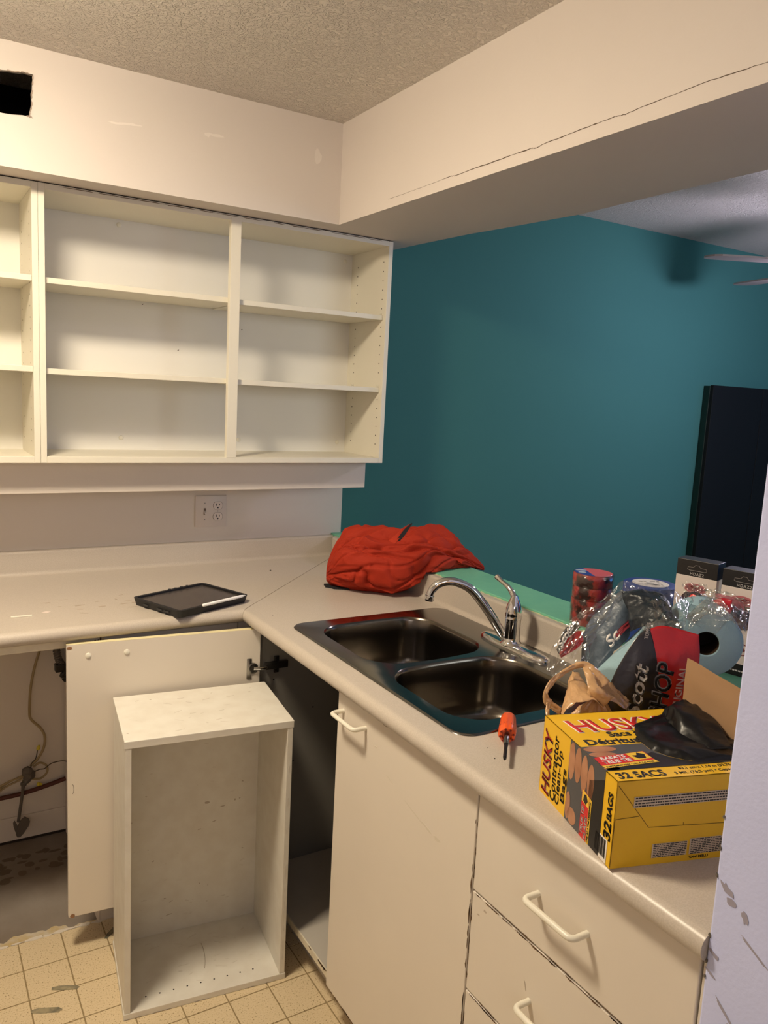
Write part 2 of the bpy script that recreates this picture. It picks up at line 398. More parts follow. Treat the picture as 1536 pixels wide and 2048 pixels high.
# soffit over the wall cabinets: drywall boards round a rough hole, hollow behind
sf = thing('wall_soffit', (-1.0, -0.3776, ZS), None, None); sf['kind'] = 'structure'
YS = -0.3776; XS = 0.3853; TH = 0.013
hole = [(-0.60, 2.3035), (-0.575, 2.3075), (-0.553, 2.309), (-0.535, 2.3125), (-0.513, 2.312), (-0.5135, 2.30), (-0.5155, 2.27), (-0.517, 2.262), (-0.5165, 2.24), (-0.5185, 2.228), (-0.5215, 2.218), (-0.522, 2.2085), (-0.54, 2.208), (-0.565, 2.2045), (-0.585, 2.2035), (-0.61, 2.2045), (-0.70, 2.205), (-0.74, 2.207), (-0.742, 2.25), (-0.739, 2.302), (-0.70, 2.304), (-0.65, 2.302)]
bm = NB()
def loop_fill(bm, outer, inner, mk):
    vo = [bm.verts.new(mk(p)) for p in outer]; vi = [bm.verts.new(mk(p)) for p in inner]
    es = [bm.edges.new((vo[i], vo[(i+1) % len(vo)])) for i in range(len(vo))] + [bm.edges.new((vi[i], vi[(i+1) % len(vi)])) for i in range(len(vi))]
    bmesh.ops.triangle_fill(bm, use_beauty=True, use_dissolve=False, edges=es)
    return bm
loop_fill(bm, [(X0, ZS), (XS, ZS), (XS, ZC), (X0, ZC)], hole, lambda p: Vector((p[0], YS, p[1])))
r = bmesh.ops.extrude_face_region(bm, geom=bm.faces[:])
bmesh.ops.translate(bm, verts=[g for g in r['geom'] if isinstance(g, bmesh.types.BMVert)], vec=(0, TH, 0))
obj('drywall_face', bm, wallwhite, sf)
box('drywall_underside', (X0, YS+TH, ZS), (XS, 0, ZS+TH), wallwhite, sf, bev=0)
box('cavity_shade_sheet', (X0, -0.03, ZS+TH), (XS-0.02, -0.02, ZC), mat('cavity_shade_black', (.006, .005, .004), 1.0), sf, bev=0)  # black sheet added so the hollow behind the hole looks unlit
bm = NB()
for i, (x, z) in enumerate(hole[:12]):
    nx, nz = hole[(i+1) % 22]
    for k in range(2):
        t = random.random(); c = Vector((x+(nx-x)*t, YS, z+(nz-z)*t))
        blot(bm, c, (nx-x, 0, nz-z), (-(nz-z), 0, nx-x), .004+random.random()*.004, .0018, (0, -1, 0), 6, .4, .0012)
sheet(bm, [Vector((-0.5225, YS, 2.2085)), Vector((-0.514, YS, 2.207)), Vector((-0.514, YS, 2.2055)), Vector((-0.5225, YS, 2.2065))], (0, -1, 0), .0008)
obj('torn_paper_edge', bm, mat('torn_drywall_paper', (0.34, 0.27, 0.22), 0.9), sf)
bm = NB()
for cx, cz, ru, rv, in ((-0.30, 2.238, .028, .003), (-0.27, 2.242, .03, .003), (-0.05, 2.26, .012, .006), (-0.02, 2.262, .02, .004), (0.30, 2.27, .012, .02)):
    blot(bm, (cx, YS, cz), (1, 0, .08), (0, 0, 1), ru, rv, (0, -1, 0), 14, .35, .0003)
obj('filler_smears', bm, pale, sf)

# beam over the peninsula (slightly wider towards the kitchen)
bm = NB()
prism(bm, [(XS, 0), (XS, Y0), (0.81, Y0), (0.812, -1.3), (0.822, -1.0), (0.80, -0.82), (0.765, -0.55), (0.748, -0.3), (0.735, 0)], 'z', ZS, ZC)
be = obj('wall_beam', bm, wallwhite, org=(XS, 0, ZS)); S(be)
bm = NB()
ck = [(-0.68, 2.1005), (-0.742, 2.101), (-0.86, 2.1015), (-0.985, 2.1035), (-1.0, 2.1015), (-1.15, 2.102), (-1.29, 2.1025), (-1.311, 2.099), (-1.325, 2.102), (-1.45, 2.1055), (-1.53, 2.1065), (-1.56, 2.1035), (-1.60, 2.107), (-1.75, 2.110), (-1.86, 2.107), (-2.05, 2.108), (-2.3, 2.106)]
up, dn = [], []
for i in range(len(ck)-1):
    (ya, za), (yb, zb) = ck[i], ck[i+1]
    for k in range(8):
        t = k/8; y = ya+(yb-ya)*t; z = za+(zb-za)*t + vary(0, .0007); wd = .00035 + (.0009 if -1.5 < y < -1.0 else .0005)*random.random()
        if y > -0.95: wd *= .5
        up.append(Vector((XS, y, z+wd))); dn.append(Vector((XS, y, z-wd)))
for i in range(len(up)-1): sheet(bm, [up[i], up[i+1], dn[i+1], dn[i]], (-1, 0, 0), .0003, .0001)
obj('plaster_crack', bm, mat('crack_shadow', (0.10, 0.07, 0.045), 0.9), be)

# pony wall behind the peninsula with its green cap
pw = thing('wall_pony', (0.675, -1.1, 0), None, None); pw['kind'] = 'structure'
box('pony_wall_body', (0.602, -2.19, 0), (0.75, 0, 0.982), teal, pw, bev=0)
box('green_cap', (0.599, -2.19, 0.982), (0.757, 0, 1.0), green, pw, bev=0.0025)
bm = NB()
for i in range(70):
    y = -0.62 - i*0.0225 + vary(0, .01)
    blot(bm, (0.5985, y, 0.9935+vary(0, .001)), (0, 1, 0), (0, 0, 1), .006+random.random()*.012, .0012+random.random()*.0016, (-1, 0, 0), 8, .4, .0008)
obj('paint_ridge', bm, mat('pale_paint_ridge', (0.55, 0.60, 0.38), 0.6), pw)['kind'] = 'stuff'

# ------------------------------------------------------------------ countertops
def nosing(x_front, x_back, ztop=0.915, zbot=0.877):
    """profile (d, z): front bullnose at d=x_front"""
    r = (ztop-zbot)/2; p = []
    for k in range(0, 11):
        a = PI/2 + PI*k/10; p.append((x_front + r + math.cos(a)*r, (ztop+zbot)/2 + math.sin(a)*r))
    return p
XF = -0.012
def pen_profile():
    p = nosing(XF, 0)                      # top -> round -> bottom
    p += [(0.60, 0.877), (0.60, 0.9935)]
    for k in range(5):
        a = PI/2*k/4; p.append((0.584 - math.sin(a)*0.008, 0.9855 + math.cos(a)*0.008))
    for k in range(5):
        a = PI/2*k/4; p.append((0.576 - (1-math.cos(a))*0.014, 0.929 - math.sin(a)*0.014))
    return p
PP = pen_profile()
# peninsula: profile in x,z along y ; mitre line y = -0.635+(x-0)  -> y = x - 0.635
def pen_y(x): return -0.635 + x
YE = -2.19
SX0, SX1, SY0, SY1 = 0.075, 0.556, -1.588, -0.84
def run_pen(bm, prof, ya, yb, capa=True, capb=True):
    va = [bm.verts.new((x, (ya(x) if callable(ya) else ya), z)) for x, z in prof]
    vb = [bm.verts.new((x, (yb(x) if callable(yb) else yb), z)) for x, z in prof]
    n = len(prof)
    for i in range(n): bm.faces.new((va[i], va[(i+1) % n], vb[(i+1) % n], vb[i]))
    if capa: bm.faces.new(va)
    if capb: bm.faces.new(vb[::-1])
ct2 = thing('countertop', (0.3, -1.3, 0.877), 'beige laminate peninsula countertop holding the steel sink', 'countertop')
bm = NB()
run_pen(bm, PP, lambda x: min(pen_y(x), -0.002) - 0.0004, SY1)
front = nosing(XF, 0) + [(SX0, 0.877), (SX0, 0.915)]
back = [(SX1, 0.915), (SX1, 0.877)] + PP[11:]
run_pen(bm, front, SY1, SY0, False, False); run_pen(bm, back, SY1, SY0, False, False)
run_pen(bm, PP, SY0, YE+0.0005)
obj('worktop', bm, counter, ct2, smooth=35)
ct1 = thing('countertop', (-1.0, -0.3, 0.877), 'beige laminate countertop along the outlet wall under the tablet', 'countertop')
bm = NB()
prof = [(-(0.635 + 0) + (x), z) for x, z in nosing(XF, 0)]
# back run: d measured from front: y = -0.635 + d ; backsplash at y -0.024..-0.0
bp = [(d-0.635, z) for d, z in nosing(XF, 0)]
bp += [(0.0-0.001, 0.877), (-0.001, 0.9935)]
for k in range(5):
    a = PI/2*k/4; bp.append((-0.016 - math.sin(a)*0.008, 0.9855 + math.cos(a)*0.008))
for k in range(5):
    a = PI/2*k/4; bp.append((-0.024 - (1-math.cos(a))*0.014, 0.929 - math.sin(a)*0.014))
def mx(y): return min(0.635 + y, 0.599)
va = [bm.verts.new((X0+0.001, y, z)) for y, z in bp]; vb = [bm.verts.new((mx(y)-0.0004, y, z)) for y, z in bp]
n = len(bp)
for i in range(n): bm.faces.new((va[i], va[(i+1) % n], vb[(i+1) % n], vb[i]))
bm.faces.new(va); bm.faces.new(vb[::-1])
obj('worktop', bm, counter, ct1, smooth=35)
bm = NB()
sheet(bm, [Vector((0.0, -0.6343, .915)), Vector((0.56, -0.0743, .915)), Vector((0.5595, -0.0732, .915)), Vector((-0.0005, -0.6332, .915))], (0, 0, 1), .00015, .0)
obj('mitre_seam', bm, seam, ct1)
bm = NB()
blot(bm, (-0.30, -0.46, .915), (1, .1, 0), (0, 1, 0), .012, .004, (0,0,1), 12, .3, .0001, .0001)
for i in range(16):
    blot(bm, (-0.50+random.random()*.3, -0.55+random.random()*.2, .915), (1, vary(0, .4), 0), (0, 1, 0), .002+random.random()*.012, .0012+random.random()*.003, (0,0,1), 9, .4, .0001, .0001)
obj('coffee_stains', bm, mat('faint_stain', (0.42, 0.34, 0.25), 0.4), ct1)['kind'] = 'stuff'
bm = NB()
for x, y, r in ((0.262, -0.20, .0035), (0.05, -0.72, .0015), (0.06, -1.70, .0015), (0.10, -0.75, .001), (0.03, -1.93, .0018), (0.075, -1.66, .0012), (-0.06, -.47, .0012)):
    lathe(bm, [(r, 0), (r*.7, r*.5)], (x, y, .9151), seg=8)
o = obj('crumbs', bm, mat('dark_crumb', (0.03, 0.025, 0.02), .8), org=(0.1, -0.8, .915)); tag(o, 'tiny dark crumbs scattered on the beige countertops', 'crumbs', kind='stuff')

# ------------------------------------------------------------------ wall cabinets
CY = -0.2786; ZB = 1.3022; ZT = 2.0725; T = 0.0165
def pegs(bm, x, y, z, n=(-1, 0, 0), r=.0022):
    lathe(bm, [(r, 0), (r, .0006)], (x, y, z), n, seg=8)
def wall_cab(t, xl, xr, shelves, post=None):
    box('side_panel', (xl, CY, ZB), (xl+T, -0.002, ZT), cream, t); box('side_panel', (xr-T, CY, ZB), (xr, -0.002, ZT), cream, t)
    box('top_panel', (xl+T, CY, ZT-T), (xr-T, -0.002, ZT), cream, t); box('bottom_panel', (xl+T, CY, ZB), (xr-T, -0.002, ZB+T+.002), cream, t)
    box('back_panel', (xl+T, -0.014, ZB+T), (xr-T, -0.004, ZT-T), melamine, t, bev=0)
    for a, b, z, yf in shelves: box('shelf', (a, yf, z-0.008), (b, -0.0145, z+0.008), cream, t)
    if post: box('centre_post', (post[0], CY-0.001, ZB+T), (post[1], CY+0.019, ZT-0.006), cream, t)
B0, B1 = -0.4915, 0.651
t1 = thing('wall_cabinet', (0.08, -0.14, ZB), 'wide cream open wall cabinet with centre post, right end against teal wall', 'cabinet')
wall_cab(t1, B0, B1, [(B0+T+.001, 0.0935, 1.8165, CY+.019), (B0+T+.001, 0.0935, 1.5640, CY+.019), (0.0965, B1-T-.001, 1.8145, CY+.019), (0.0965, B1-T-.001, 1.5625, CY+.019)], (0.0625, 0.0955))
bm = NB()
for y in (-0.248, -0.062):
    z = 2.006
    while z > 1.36:
        if not (abs(z-1.8135) < .03 or abs(z-1.562) < .03): pegs(bm, B1-T, y, z)
        z -= 0.0319
obj('peg_holes', bm, darkgap, t1)['kind'] = 'stuff'
cpin = mat('clear_pin', (0.75, 0.72, 0.62), 0.15)
for z in (1.8135, 1.562):
    for y in (-0.248, -0.062):
        obj('shelf_pin', lathe(NB(), [(.0045, 0), (.0045, .003), (.002, .005)], (B1-T-.0005, y, z+.014), (-1, 0, 0), seg=12), cpin, t1)
for x, z in ((-0.216, 2.04), (-0.208, 1.361), (0.604, 2.030), (0.601, 1.357), (0.203, 1.360)):
    obj('screw_cap', lathe(NB(), [(.008, 0), (.0075, .002), (.005, .0035)], (x, -0.014, z), (0, -1, 0), 20), whiteplastic, t1, smooth=40)
bm = NB()
for x, z in ((.190, 1.76), (.205, 1.747), (.175, 1.713), (-.02, 1.66), (-.14, 1.80)): blot(bm, (x, -0.014, z), (1, 0, .3), (0, 0, 1), .003, .0015, (0, -1, 0), 7)
obj('nicks', bm, scuffdark, t1)['kind'] = 'stuff'
bm = NB()
for i in range(14):
    blot(bm, (B0+.1+i*.075+vary(0,.02), CY, ZT-.0035), (1, 0, 0), (0, 0, 1), .02+random.random()*.03, .0012, (0, -1, 0), 9, .4, .0005)
obj('chipped_top_edge', bm, mat('bare_edge', (0.20, 0.14, 0.08), .9), t1)['kind'] = 'stuff'
t2 = thing('wall_cabinet', (-1.0, -0.14, ZB), 'cream open wall cabinet cut off by the left frame edge', 'cabinet')
wall_cab(t2, -1.40, B0-.0006, [(-1.383, B0-T-.001, 1.817, CY+.004), (-1.383, B0-T-.001, 1.568, CY+.004)])
bm = NB()
for y in (-0.228, -0.062):
    z = 2.0
    while z > 1.36: pegs(bm, B0-T-.0006, y, z); z -= 0.0319
obj('peg_holes', bm, mat('pale_peg_hole', (0.32, 0.27, 0.2), .9), t2)['kind'] = 'stuff'
box('gap_shadow_strip', (X0+.01, CY+0.006, ZT), (0.64, CY+0.012, ZS), darkgap, t1, bev=0)
o = box('light_valance', (-1.40, -0.198, 1.203), (0.628, -0.18, ZB-.0005), backwhite, bev=0.0012); tag(o, 'long pinkish board hanging under the wall cabinets, above the outlet', 'valance')

# ------------------------------------------------------------------ outlet plate
op = thing('outlet_plate', (0.108, 0, 1.101), 'square two-gang wall plate with toggle switch beside a duplex outlet', 'outlet')
bm = NB(); bx(bm, (0.0505, -0.006, 1.0445), (0.166, -0.0002, 1.158), .0025); obj('plate', bm, plateplastic, op, smooth=30)
for zc in (1.1215, 1.0815):
    bm = NB(); pts = []
    for k in range(24):
        a = 2*PI*k/24; x = math.cos(a)*.0172; z = math.sin(a)*.0172; z = max(-.0135, min(.0135, z)); pts.append((0.1335+x, zc+z))
    prism(bm, [(a, b) for a, b in pts], 'y', -.0075, -.005)
    rc = obj('receptacle', bm, mat('receptacle_plastic', (0.76, .67, .60), .35), op)
    bm = NB(); prism(bm, [(0.1335+(a-.1335)*1.07, zc+(b-zc)*1.07) for a, b in pts], 'y', -.0063, -.005); obj('receptacle_rim', bm, mat('rim_shadow', (.16, .11, .08), .8), op)
    bm = NB()
    bx(bm, (0.1262, -.0079, zc-.001), (0.1286, -.0074, zc+.008)); bx(bm, (0.1384, -.0079, zc), (0.1406, -.0074, zc+.007))
    lathe(bm, [(.0028, 0), (.0028, .0005)], (0.1335, -.0074, zc-.0075), (0, -1, 0), 12)
    obj('slots', bm, inkblack, rc)
obj('screw', lathe(NB(), [(.0022, 0), (.002, .001)], (0.1335, -.006, 1.1015), (0, -1, 0), 10), nickel, op)
bm = NB(); bx(bm, (0.0815, -.0065, 1.089), (0.0895, -.0058, 1.113)); obj('switch_slot', bm, mat('slot_shadow', (.2, .14, .1), .7), op)
bm = NB(); obx(bm, (0.0825, -.006, 1.097), (.006, 0, 0), (0, -.010, -.006), (0, .001, .008), .001); obj('toggle', bm, plateplastic, op)
for z in (1.071, 1.131): obj('screw', lathe(NB(), [(.0025, 0), (.002, .001)], (0.0855, -.006, z), (0, -1, 0), 10), nickel, op)

# ------------------------------------------------------------------ base cabinets
def chips(bm, A, Bp, up, n, wmax, count, lmax=.03, th=.0006):
    A = Vector(A); Bp = Vector(Bp); L = (Bp-A).length; d = (Bp-A)/L; up = Vector(up)
    for i in range(count):
        s = random.random()*L; l = .006+random.random()*lmax; l = min(l, L-s); k = 5
        w_ = wmax*(.3+.7*random.random())
        base = [A+d*(s+l*j/k) for j in range(k+1)]
        top = [A+d*(s+l*j/k)+up*(w_*(.4+.6*random.random()))*math.sin(PI*(j+.3)/(k+.6)) for j in range(k, -1, -1)]
        sheet(bm, base+top, n, th, .0001)
    return bm
def bow_handle(parent, p, half=0.055, out=0.032, r=0.0052):
    """horizontal bow pull along y on a face x=p.x (faces -x)"""
    x, y, z = p; path = []
    path += [(x+.002, y+half-.003, z), (x-out*.55, y+half-.003, z)]
    for k in range(6):
        a = PI/2*k/5; path.append((x-out+.010-math.sin(a)*.010, y+half-.013+math.cos(a)*.010, z))
    for k in range(6):
        a = PI/2*k/5; path.append((x-out+.010-math.cos(a)*.010, y-half+.013-math.sin(a)*.010, z))
    path += [(x-out*.55, y-half+.003, z), (x+.002, y-half+.003, z)]
    return obj('handle', tube(NB(), path, r, 12), whiteplastic, parent, smooth=60)
YD0, YD1 = -1.183, -1.7105
FX = 0.02; FT = 0.018
# sink base cabinet
sk = thing('sink_cabinet', (0.3, -1.19, 0), 'open beige base cabinet under the sink, left door swung wide', 'cabinet')
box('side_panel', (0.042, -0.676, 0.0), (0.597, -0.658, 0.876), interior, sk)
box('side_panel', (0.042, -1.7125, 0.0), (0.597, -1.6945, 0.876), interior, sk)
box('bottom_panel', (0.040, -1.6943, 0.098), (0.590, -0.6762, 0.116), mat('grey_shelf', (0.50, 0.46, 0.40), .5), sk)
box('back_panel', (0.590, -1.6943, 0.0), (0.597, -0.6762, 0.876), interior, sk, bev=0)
box('edge_band', (0.036, -1.694, 0.097), (0.0398, -0.676, 0.1165), creamedge, sk, bev=.0005)
bm = NB(); chips(bm, (0.036, -1.05, .1165), (0.036, -1.19, .1165), (0, 0, -1), (-1, 0, 0), .010, 9, .02); obj('chipped_edge', bm, chipbrown, sk)['kind'] = 'stuff'
box('kick_board', (0.088, -1.712, -0.001), (0.1, -0.66, 0.097), frontlam, sk, bev=0)
dr = box('door', (FX, YD1, 0.105), (FX+FT, YD0, 0.866), frontlam, sk, bev=0.002)
bow_handle(dr, (FX, -1.262, 0.824))
bm = NB(); chips(bm, (FX, -1.20, .866), (FX, -1.44, .866), (0, 0, -1), (-1, 0, 0), .007, 34, .03); chips(bm, (FX, -1.44, .866), (FX, -1.69, .866), (0, 0, -1), (-1, 0, 0), .0025, 16)
chips(bm, (FX, YD1+.0005, .84), (FX, YD1+.0005, .15), (0, 1, 0), (-1, 0, 0), .0035, 26, .04); chips(bm, (FX, YD0-.02, .105), (FX, YD1, .105), (0, 0, 1), (-1, 0, 0), .005, 26, .04)
obj('chipped_edge', bm, chipbrown, dr)['kind'] = 'stuff'
bm = NB()
for (y, z, ru, rv, a) in ((-1.51, .73, .035, .0018, .25), (-1.565, .72, .02, .003, .2), (-1.60, .715, .012, .004, .1), (-1.42, .755, .014, .0015, .2), (-1.36, .80, .006, .001, 0)):
    blot(bm, (FX, y, z), (0, -1, -a), (0, -a, 1), ru, rv, (-1, 0, 0), 12, .35, .0001)
obj('scuffs', bm, mat('door_scuff', (0.66, 0.60, 0.50), .5), dr)['kind'] = 'stuff'
# the opened left door: hinge end at right
DH = Vector((0.026, -0.692, 0)); DL = Vector((-0.487, -0.647, 0)); dd = (DL-DH); dw = dd.length; dd.normalize(); dn_ = Vector((dd.y, -dd.x, 0))
if dn_.y < 0: dn_ = -dn_
bm = NB(); obx(bm, DH+Vector((0, 0, .105)), dd*dw, dn_*FT, (0, 0, .766), .002)
od = obj('door', bm, [frontlam], sk)
for s, z in ((0.462, .838), (.366, .838)):
    obj('screw_cap', lathe(NB(), [(.0075, 0), (.007, .002), (.004, .0035)], DH+dd*s+Vector((0, 0, z))-dn_*.0, -dn_, 18), whiteplastic, od, smooth=40)
bm = NB(); obx(bm, DH+dd*.0+Vector((0, 0, .8704)), dd*dw, dn_*FT, (0, 0, .0007)); obj('edge_band', bm, mat('yellowed_edge', (.78, .70, .42), .5), od)
bm = NB()
blot(bm, DH+dd*(dw-.008)+Vector((0, 0, .862)), dd, (0, 0, 1), .008, .004, -dn_, 7, .3, .0004)
blot(bm, DH+dd*(dw-.010)+Vector((0, 0, .109)), dd, (0, 0, 1), .006, .006, -dn_, 9, .2, .0004)
obj('chipped_corner', bm, mat('chipped_pinkish_wood', (.30, .16, .08), .9), od)['kind'] = 'stuff'
bm = NB(); pts = [DH+dd*(dw-.012)+Vector((0, 0, .475)) + dd*(-.004*math.cos(a)) + Vector((0, 0, math.sin(a)*.013)) for a in [(-PI/2)+PI*k/8 for k in range(9)]]
tube(bm, [p-dn_*.0003 for p in pts], .0006, 6); obj('arc_scratch', bm, scuffdark, od)
bm = NB(); obx(bm, DH+dd*(-.0006)+Vector((0, 0, .106))-dn_*.0002, dd*.045, -dn_*.0001, (0,0,.762)); obj('edge_strip', bm, frontlam, od)
# hinge
hg = None
bm = NB(); Hc = DH+dd*.030+Vector((0, 0, .755))
obx(bm, Hc-dd*.006-dn_*.003+Vector((0, 0, -.030)), dd*.012, dn_*.003, (0, 0, .060), .0012)
obx(bm, Hc-dd*.028-dn_*.002+Vector((0, 0, -.030))+dd*.022, dd*.014, dn_*.002, (0, 0, .060), .001)
lathe(bm, [(.016, 0), (.016, .003), (.012, .004), (.010, .001)], Hc-dd*.010, -dn_, 24)
hp = obj('hinge_cup', bm, nickel, od, smooth=40)
bm = NB(); lathe(bm, [(.010, .0), (.010, .0012)], Hc-dd*.010-dn_*.0035, -dn_, 20); obj('cup_recess', bm, blackmetal, hp) if False else obj('hinge_recess', bm, blackmetal, od)
bm = NB()
bx(bm, (0.048, -0.688, .742), (0.118, -0.6765, .764), .002); bx(bm, (0.076, -0.6815, .728), (0.092, -0.6762, .779), .002)
lathe(bm, [(.0045, 0), (.004, .0018)], (0.084, -0.6815, .772), (0, -1, 0), 12); lathe(bm, [(.0045, 0), (.004, .0018)], (0.084, -0.6815, .735), (0, -1, 0), 12)
obj('hinge_arm', bm, blackmetal, sk, smooth=40)
bm = NB(); tube(bm, smoothpath([Hc-dd*.012-dn_*.004, (0.030, -0.700, .754), (0.044, -0.695, .753), (0.052, -0.684, .753)], 4), .0055, 8); obj('hinge_link', bm, chrome, sk, smooth=60)
bm = NB()
for x, z in ((0.062, .830), (0.078, .706), (.21, .60), (.15, .44)): lathe(bm, [(.0025, 0), (.0025, .0004)], (x, -0.6762, z), (0, -1, 0), 10)
obj('peg_holes', bm, inkblack, sk)['kind'] = 'stuff'
bm = NB(); tube(bm, [(0.05, -1.10, .877), (0.05, -1.10, .842)], .0022, 8); lathe(bm, [(.0042, 0), (.0042, .003)], (0.05, -1.10, .839), (0, 0, 1), 10)
bx(bm, (0.056, -1.118, .842), (0.078, -1.104, .862), .001)
obj('sink_clip', bm, nickel, sk)

# drawer cabinet
dc = thing('drawer_cabinet', (0.3, -1.94, 0), 'beige base cabinet with stacked drawers beside the cool-tinted wall end', 'cabinet')
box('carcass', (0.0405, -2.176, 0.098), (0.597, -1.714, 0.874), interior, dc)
box('kick_board', (0.088, -2.176, -0.001), (0.1, -1.714, 0.0975), frontlam, dc, bev=0)
box('filler_strip', (FX+.002, -2.1895, .10), (FX+FT+.002, -2.1735, .870), frontlam, dc)
for i, (z0, z1) in enumerate(((.6830, .8660), (.4865, .6795), (.2980, .4830), (.1050, .2945))):
    d = box('drawer', (FX, -2.1705, z0), (FX+FT, -1.7145, z1), frontlam, dc, bev=.002)
    if i < 2: bow_handle(d, (FX, -1.930, (z0+z1)/2-.002), .0565)
    bm = NB()
    chips(bm, (FX, -1.715, z1), (FX, -2.165, z1), (0, 0, -1), (-1, 0, 0), .0035 if i else .0012, 30 if i else 10, .03)
    chips(bm, (FX, -1.715, z0), (FX, -2.165, z0), (0, 0, 1), (-1, 0, 0), .0035, 24, .03)
    chips(bm, (FX, -1.7145, z1-.02), (FX, -1.7145, z0+.02), (0, -1, 0), (-1, 0, 0), .0025, 12, .03)
    obj('chipped_edge', bm, chipbrown, d)['kind'] = 'stuff'
bm = NB(); blot(bm, (FX, -1.865, .60), (0, .3, 1), (0, 1, 0), .010, .0012, (-1, 0, 0), 8); blot(bm, (FX, -1.752, .662), (0, 1, 0), (0, 0, 1), .004, .002, (-1, 0, 0), 8); blot(bm, (FX, -1.735, .645), (0, 1, 0), (0, 0, 1), .003, .0015, (-1, 0, 0), 8)
obj('scuffs', bm, mat('drawer_scuff', (.50, .42, .34), .6), dc)['kind'] = 'stuff'

# corner cabinet behind the open door
cc = thing('corner_cabinet', (-0.19, -0.3, 0), 'pale blind corner base cabinet mostly hidden by the open door', 'cabinet')
box('carcass', (HOLE_X, -0.585, 0.098), (0.040, -0.012, 0.876), creamedge, cc)
box('front_panel', (HOLE_X+.002, -0.603, 0.105), (-0.0095, -0.5855, 0.868), frontlam, cc)
box('front_panel', (-0.007, -0.603, 0.105), (0.038, -0.5855, 0.868), frontlam, cc)
box('kick_board', (HOLE_X, -0.548, -0.0044), (0.087, -0.536, 0.0975), frontlam, cc, bev=0)
box('side_board', (HOLE_X-.006, -0.548, -0.004), (HOLE_X-.0003, -0.012, 0.876), backwhite, cc, bev=0.0008)
o = box('support_batten', (-1.5, -0.616, .853), (-0.393, -0.598, .8765), creamedge, bev=.001); tag(o, 'thin pale batten fixed under the counter edge over the empty bay', 'batten')
bm = NB()
for x in (-.41, -.402): lathe(bm, [(.003, 0), (.003, .0005)], (x, -.616, .864), (0, -1, 0), 8)
bx(bm, (-0.3985, -.6175, .856), (-.3945, -.6155, .872)); obj('screw_hole', bm, chipbrown, o)

# ------------------------------------------------------------------ sink
sn = thing('kitchen_sink', (0.31, -1.21, .915), 'stainless steel double-bowl drop-in sink set in the peninsula', 'sink')
def rrect(x0, x1, y0, y1, r, seg=6, bow=(0, 0, 0, 0)):
    """rounded rect, bow = outward bulge of (x1 side, y1 side, x0 side, y0 side)"""
    pts = []
    cs = [(x1-r, y0+r, -PI/2), (x1-r, y1-r, 0), (x0+r, y1-r, PI/2), (x0+r, y0+r, PI)]
    for i, (cx, cy, a0) in enumerate(cs):
        for k in range(seg+1):
            a = a0 + PI/2*k/seg; pts.append([cx+math.cos(a)*r, cy+math.sin(a)*r])
    out = []
    n = len(pts)
    for i, p in enumerate(pts):
        out.append(p)
        if (i+1) % (seg+1) == 0:
            q = pts[(i+1) % n]; side = (i+1)//(seg+1)-1
            for k in range(1, 8):
                t = k/8; out.append([p[0]+(q[0]-p[0])*t, p[1]+(q[1]-p[1])*t])
    cx, cy = (x0+x1)/2, (y0+y1)/2
    for p in out:
        tx = (p[0]-cx)/((x1-x0)/2); ty = (p[1]-cy)/((y1-y0)/2)
        # order: +x side first
        if tx > 0: p[0] += bow[0]*(1-ty*ty)*tx
        else: p[0] += bow[2]*(1-ty*ty)*tx
        if ty > 0: p[1] += bow[1]*(1-tx*tx)*ty
        else: p[1] += bow[3]*(1-tx*tx)*ty
    return [tuple(p) for p in out]
ZR = 0.9185
OX0, OX1, OY0, OY1 = 0.052, 0.561, -1.612, -0.822
outer = rrect(OX0, OX1, OY0, OY1, .045, 8)
b1 = rrect(0.100, 0.448, -1.200, -0.884, .075, 7, (.0, .012, .0, .022))
b2 = rrect(0.092, 0.448, -1.560, -1.256, .075, 7, (.0, .018, .0, .010))
bm = NB()
def rim_fill(bm, z, loops):
    es = []
    LV = []
    for L in loops:
        v = [bm.verts.new((p[0], p[1], z)) for p in L]; LV.append(v)
        es += [bm.edges.new((v[i], v[(i+1) % len(v)])) for i in range(len(v))]
    bmesh.ops.triangle_fill(bm, use_beauty=True, use_dissolve=False, edges=es)
    return LV
lv = rim_fill(bm, ZR, [rrect(OX0+.006, OX1-.006, OY0+.006, OY1-.006, .040, 8), b1, b2])
# rolled outer edge
n = len(outer)
i0 = lv[0]; rr = [[bm.verts.new((p[0], p[1], z)) for p in rrect(OX0+o_, OX1-o_, OY0+o_, OY1-o_, .045-o_, 8)] for o_, z in ((.0025, .918), (.0, .9157), (.001, .9153))]
prev = i0
for ring in rr:
    for i in range(n): bm.faces.new((prev[i], prev[(i+1) % n], ring[(i+1) % n], ring[i]))
    prev = ring
obj('rim', bm, steelrim, sn, smooth=50)
def bowl(name, L, cx, cy, depth):
    bm = NB(); rings = []
    prof = [(1.0, 0), (.985, -.003), (.972, -.010), (.955, -.05), (.935, -depth+.045), (.90, -depth+.015), (.82, -depth+.003), (.6, -depth), (.12, -depth-.003)]
    for s, dz in prof:
        rings.append([bm.verts.new((cx+(x-cx)*s, cy+(y-cy)*s, ZR+dz)) for x, y in L])
    for a, b in zip(rings, rings[1:]):
        for i in range(len(L)): bm.faces.new((a[i], a[(i+1) % len(L)], b[(i+1) % len(L)], b[i]))
    bm.faces.new(rings[-1])
    o = obj(name, bm, steel, sn, smooth=60)
    bm = NB(); lathe(bm, [(.043, 0), (.043, .002), (.036, .003), (.030, -.004)], (cx, cy, ZR-depth-.001), seg=28)
    obj('drain', bm, chrome, sn, smooth=40)
    return o
bowl('bowl', b1, .274, -1.045, .155)
bowl('bowl', b2, .270, -1.408, .155)

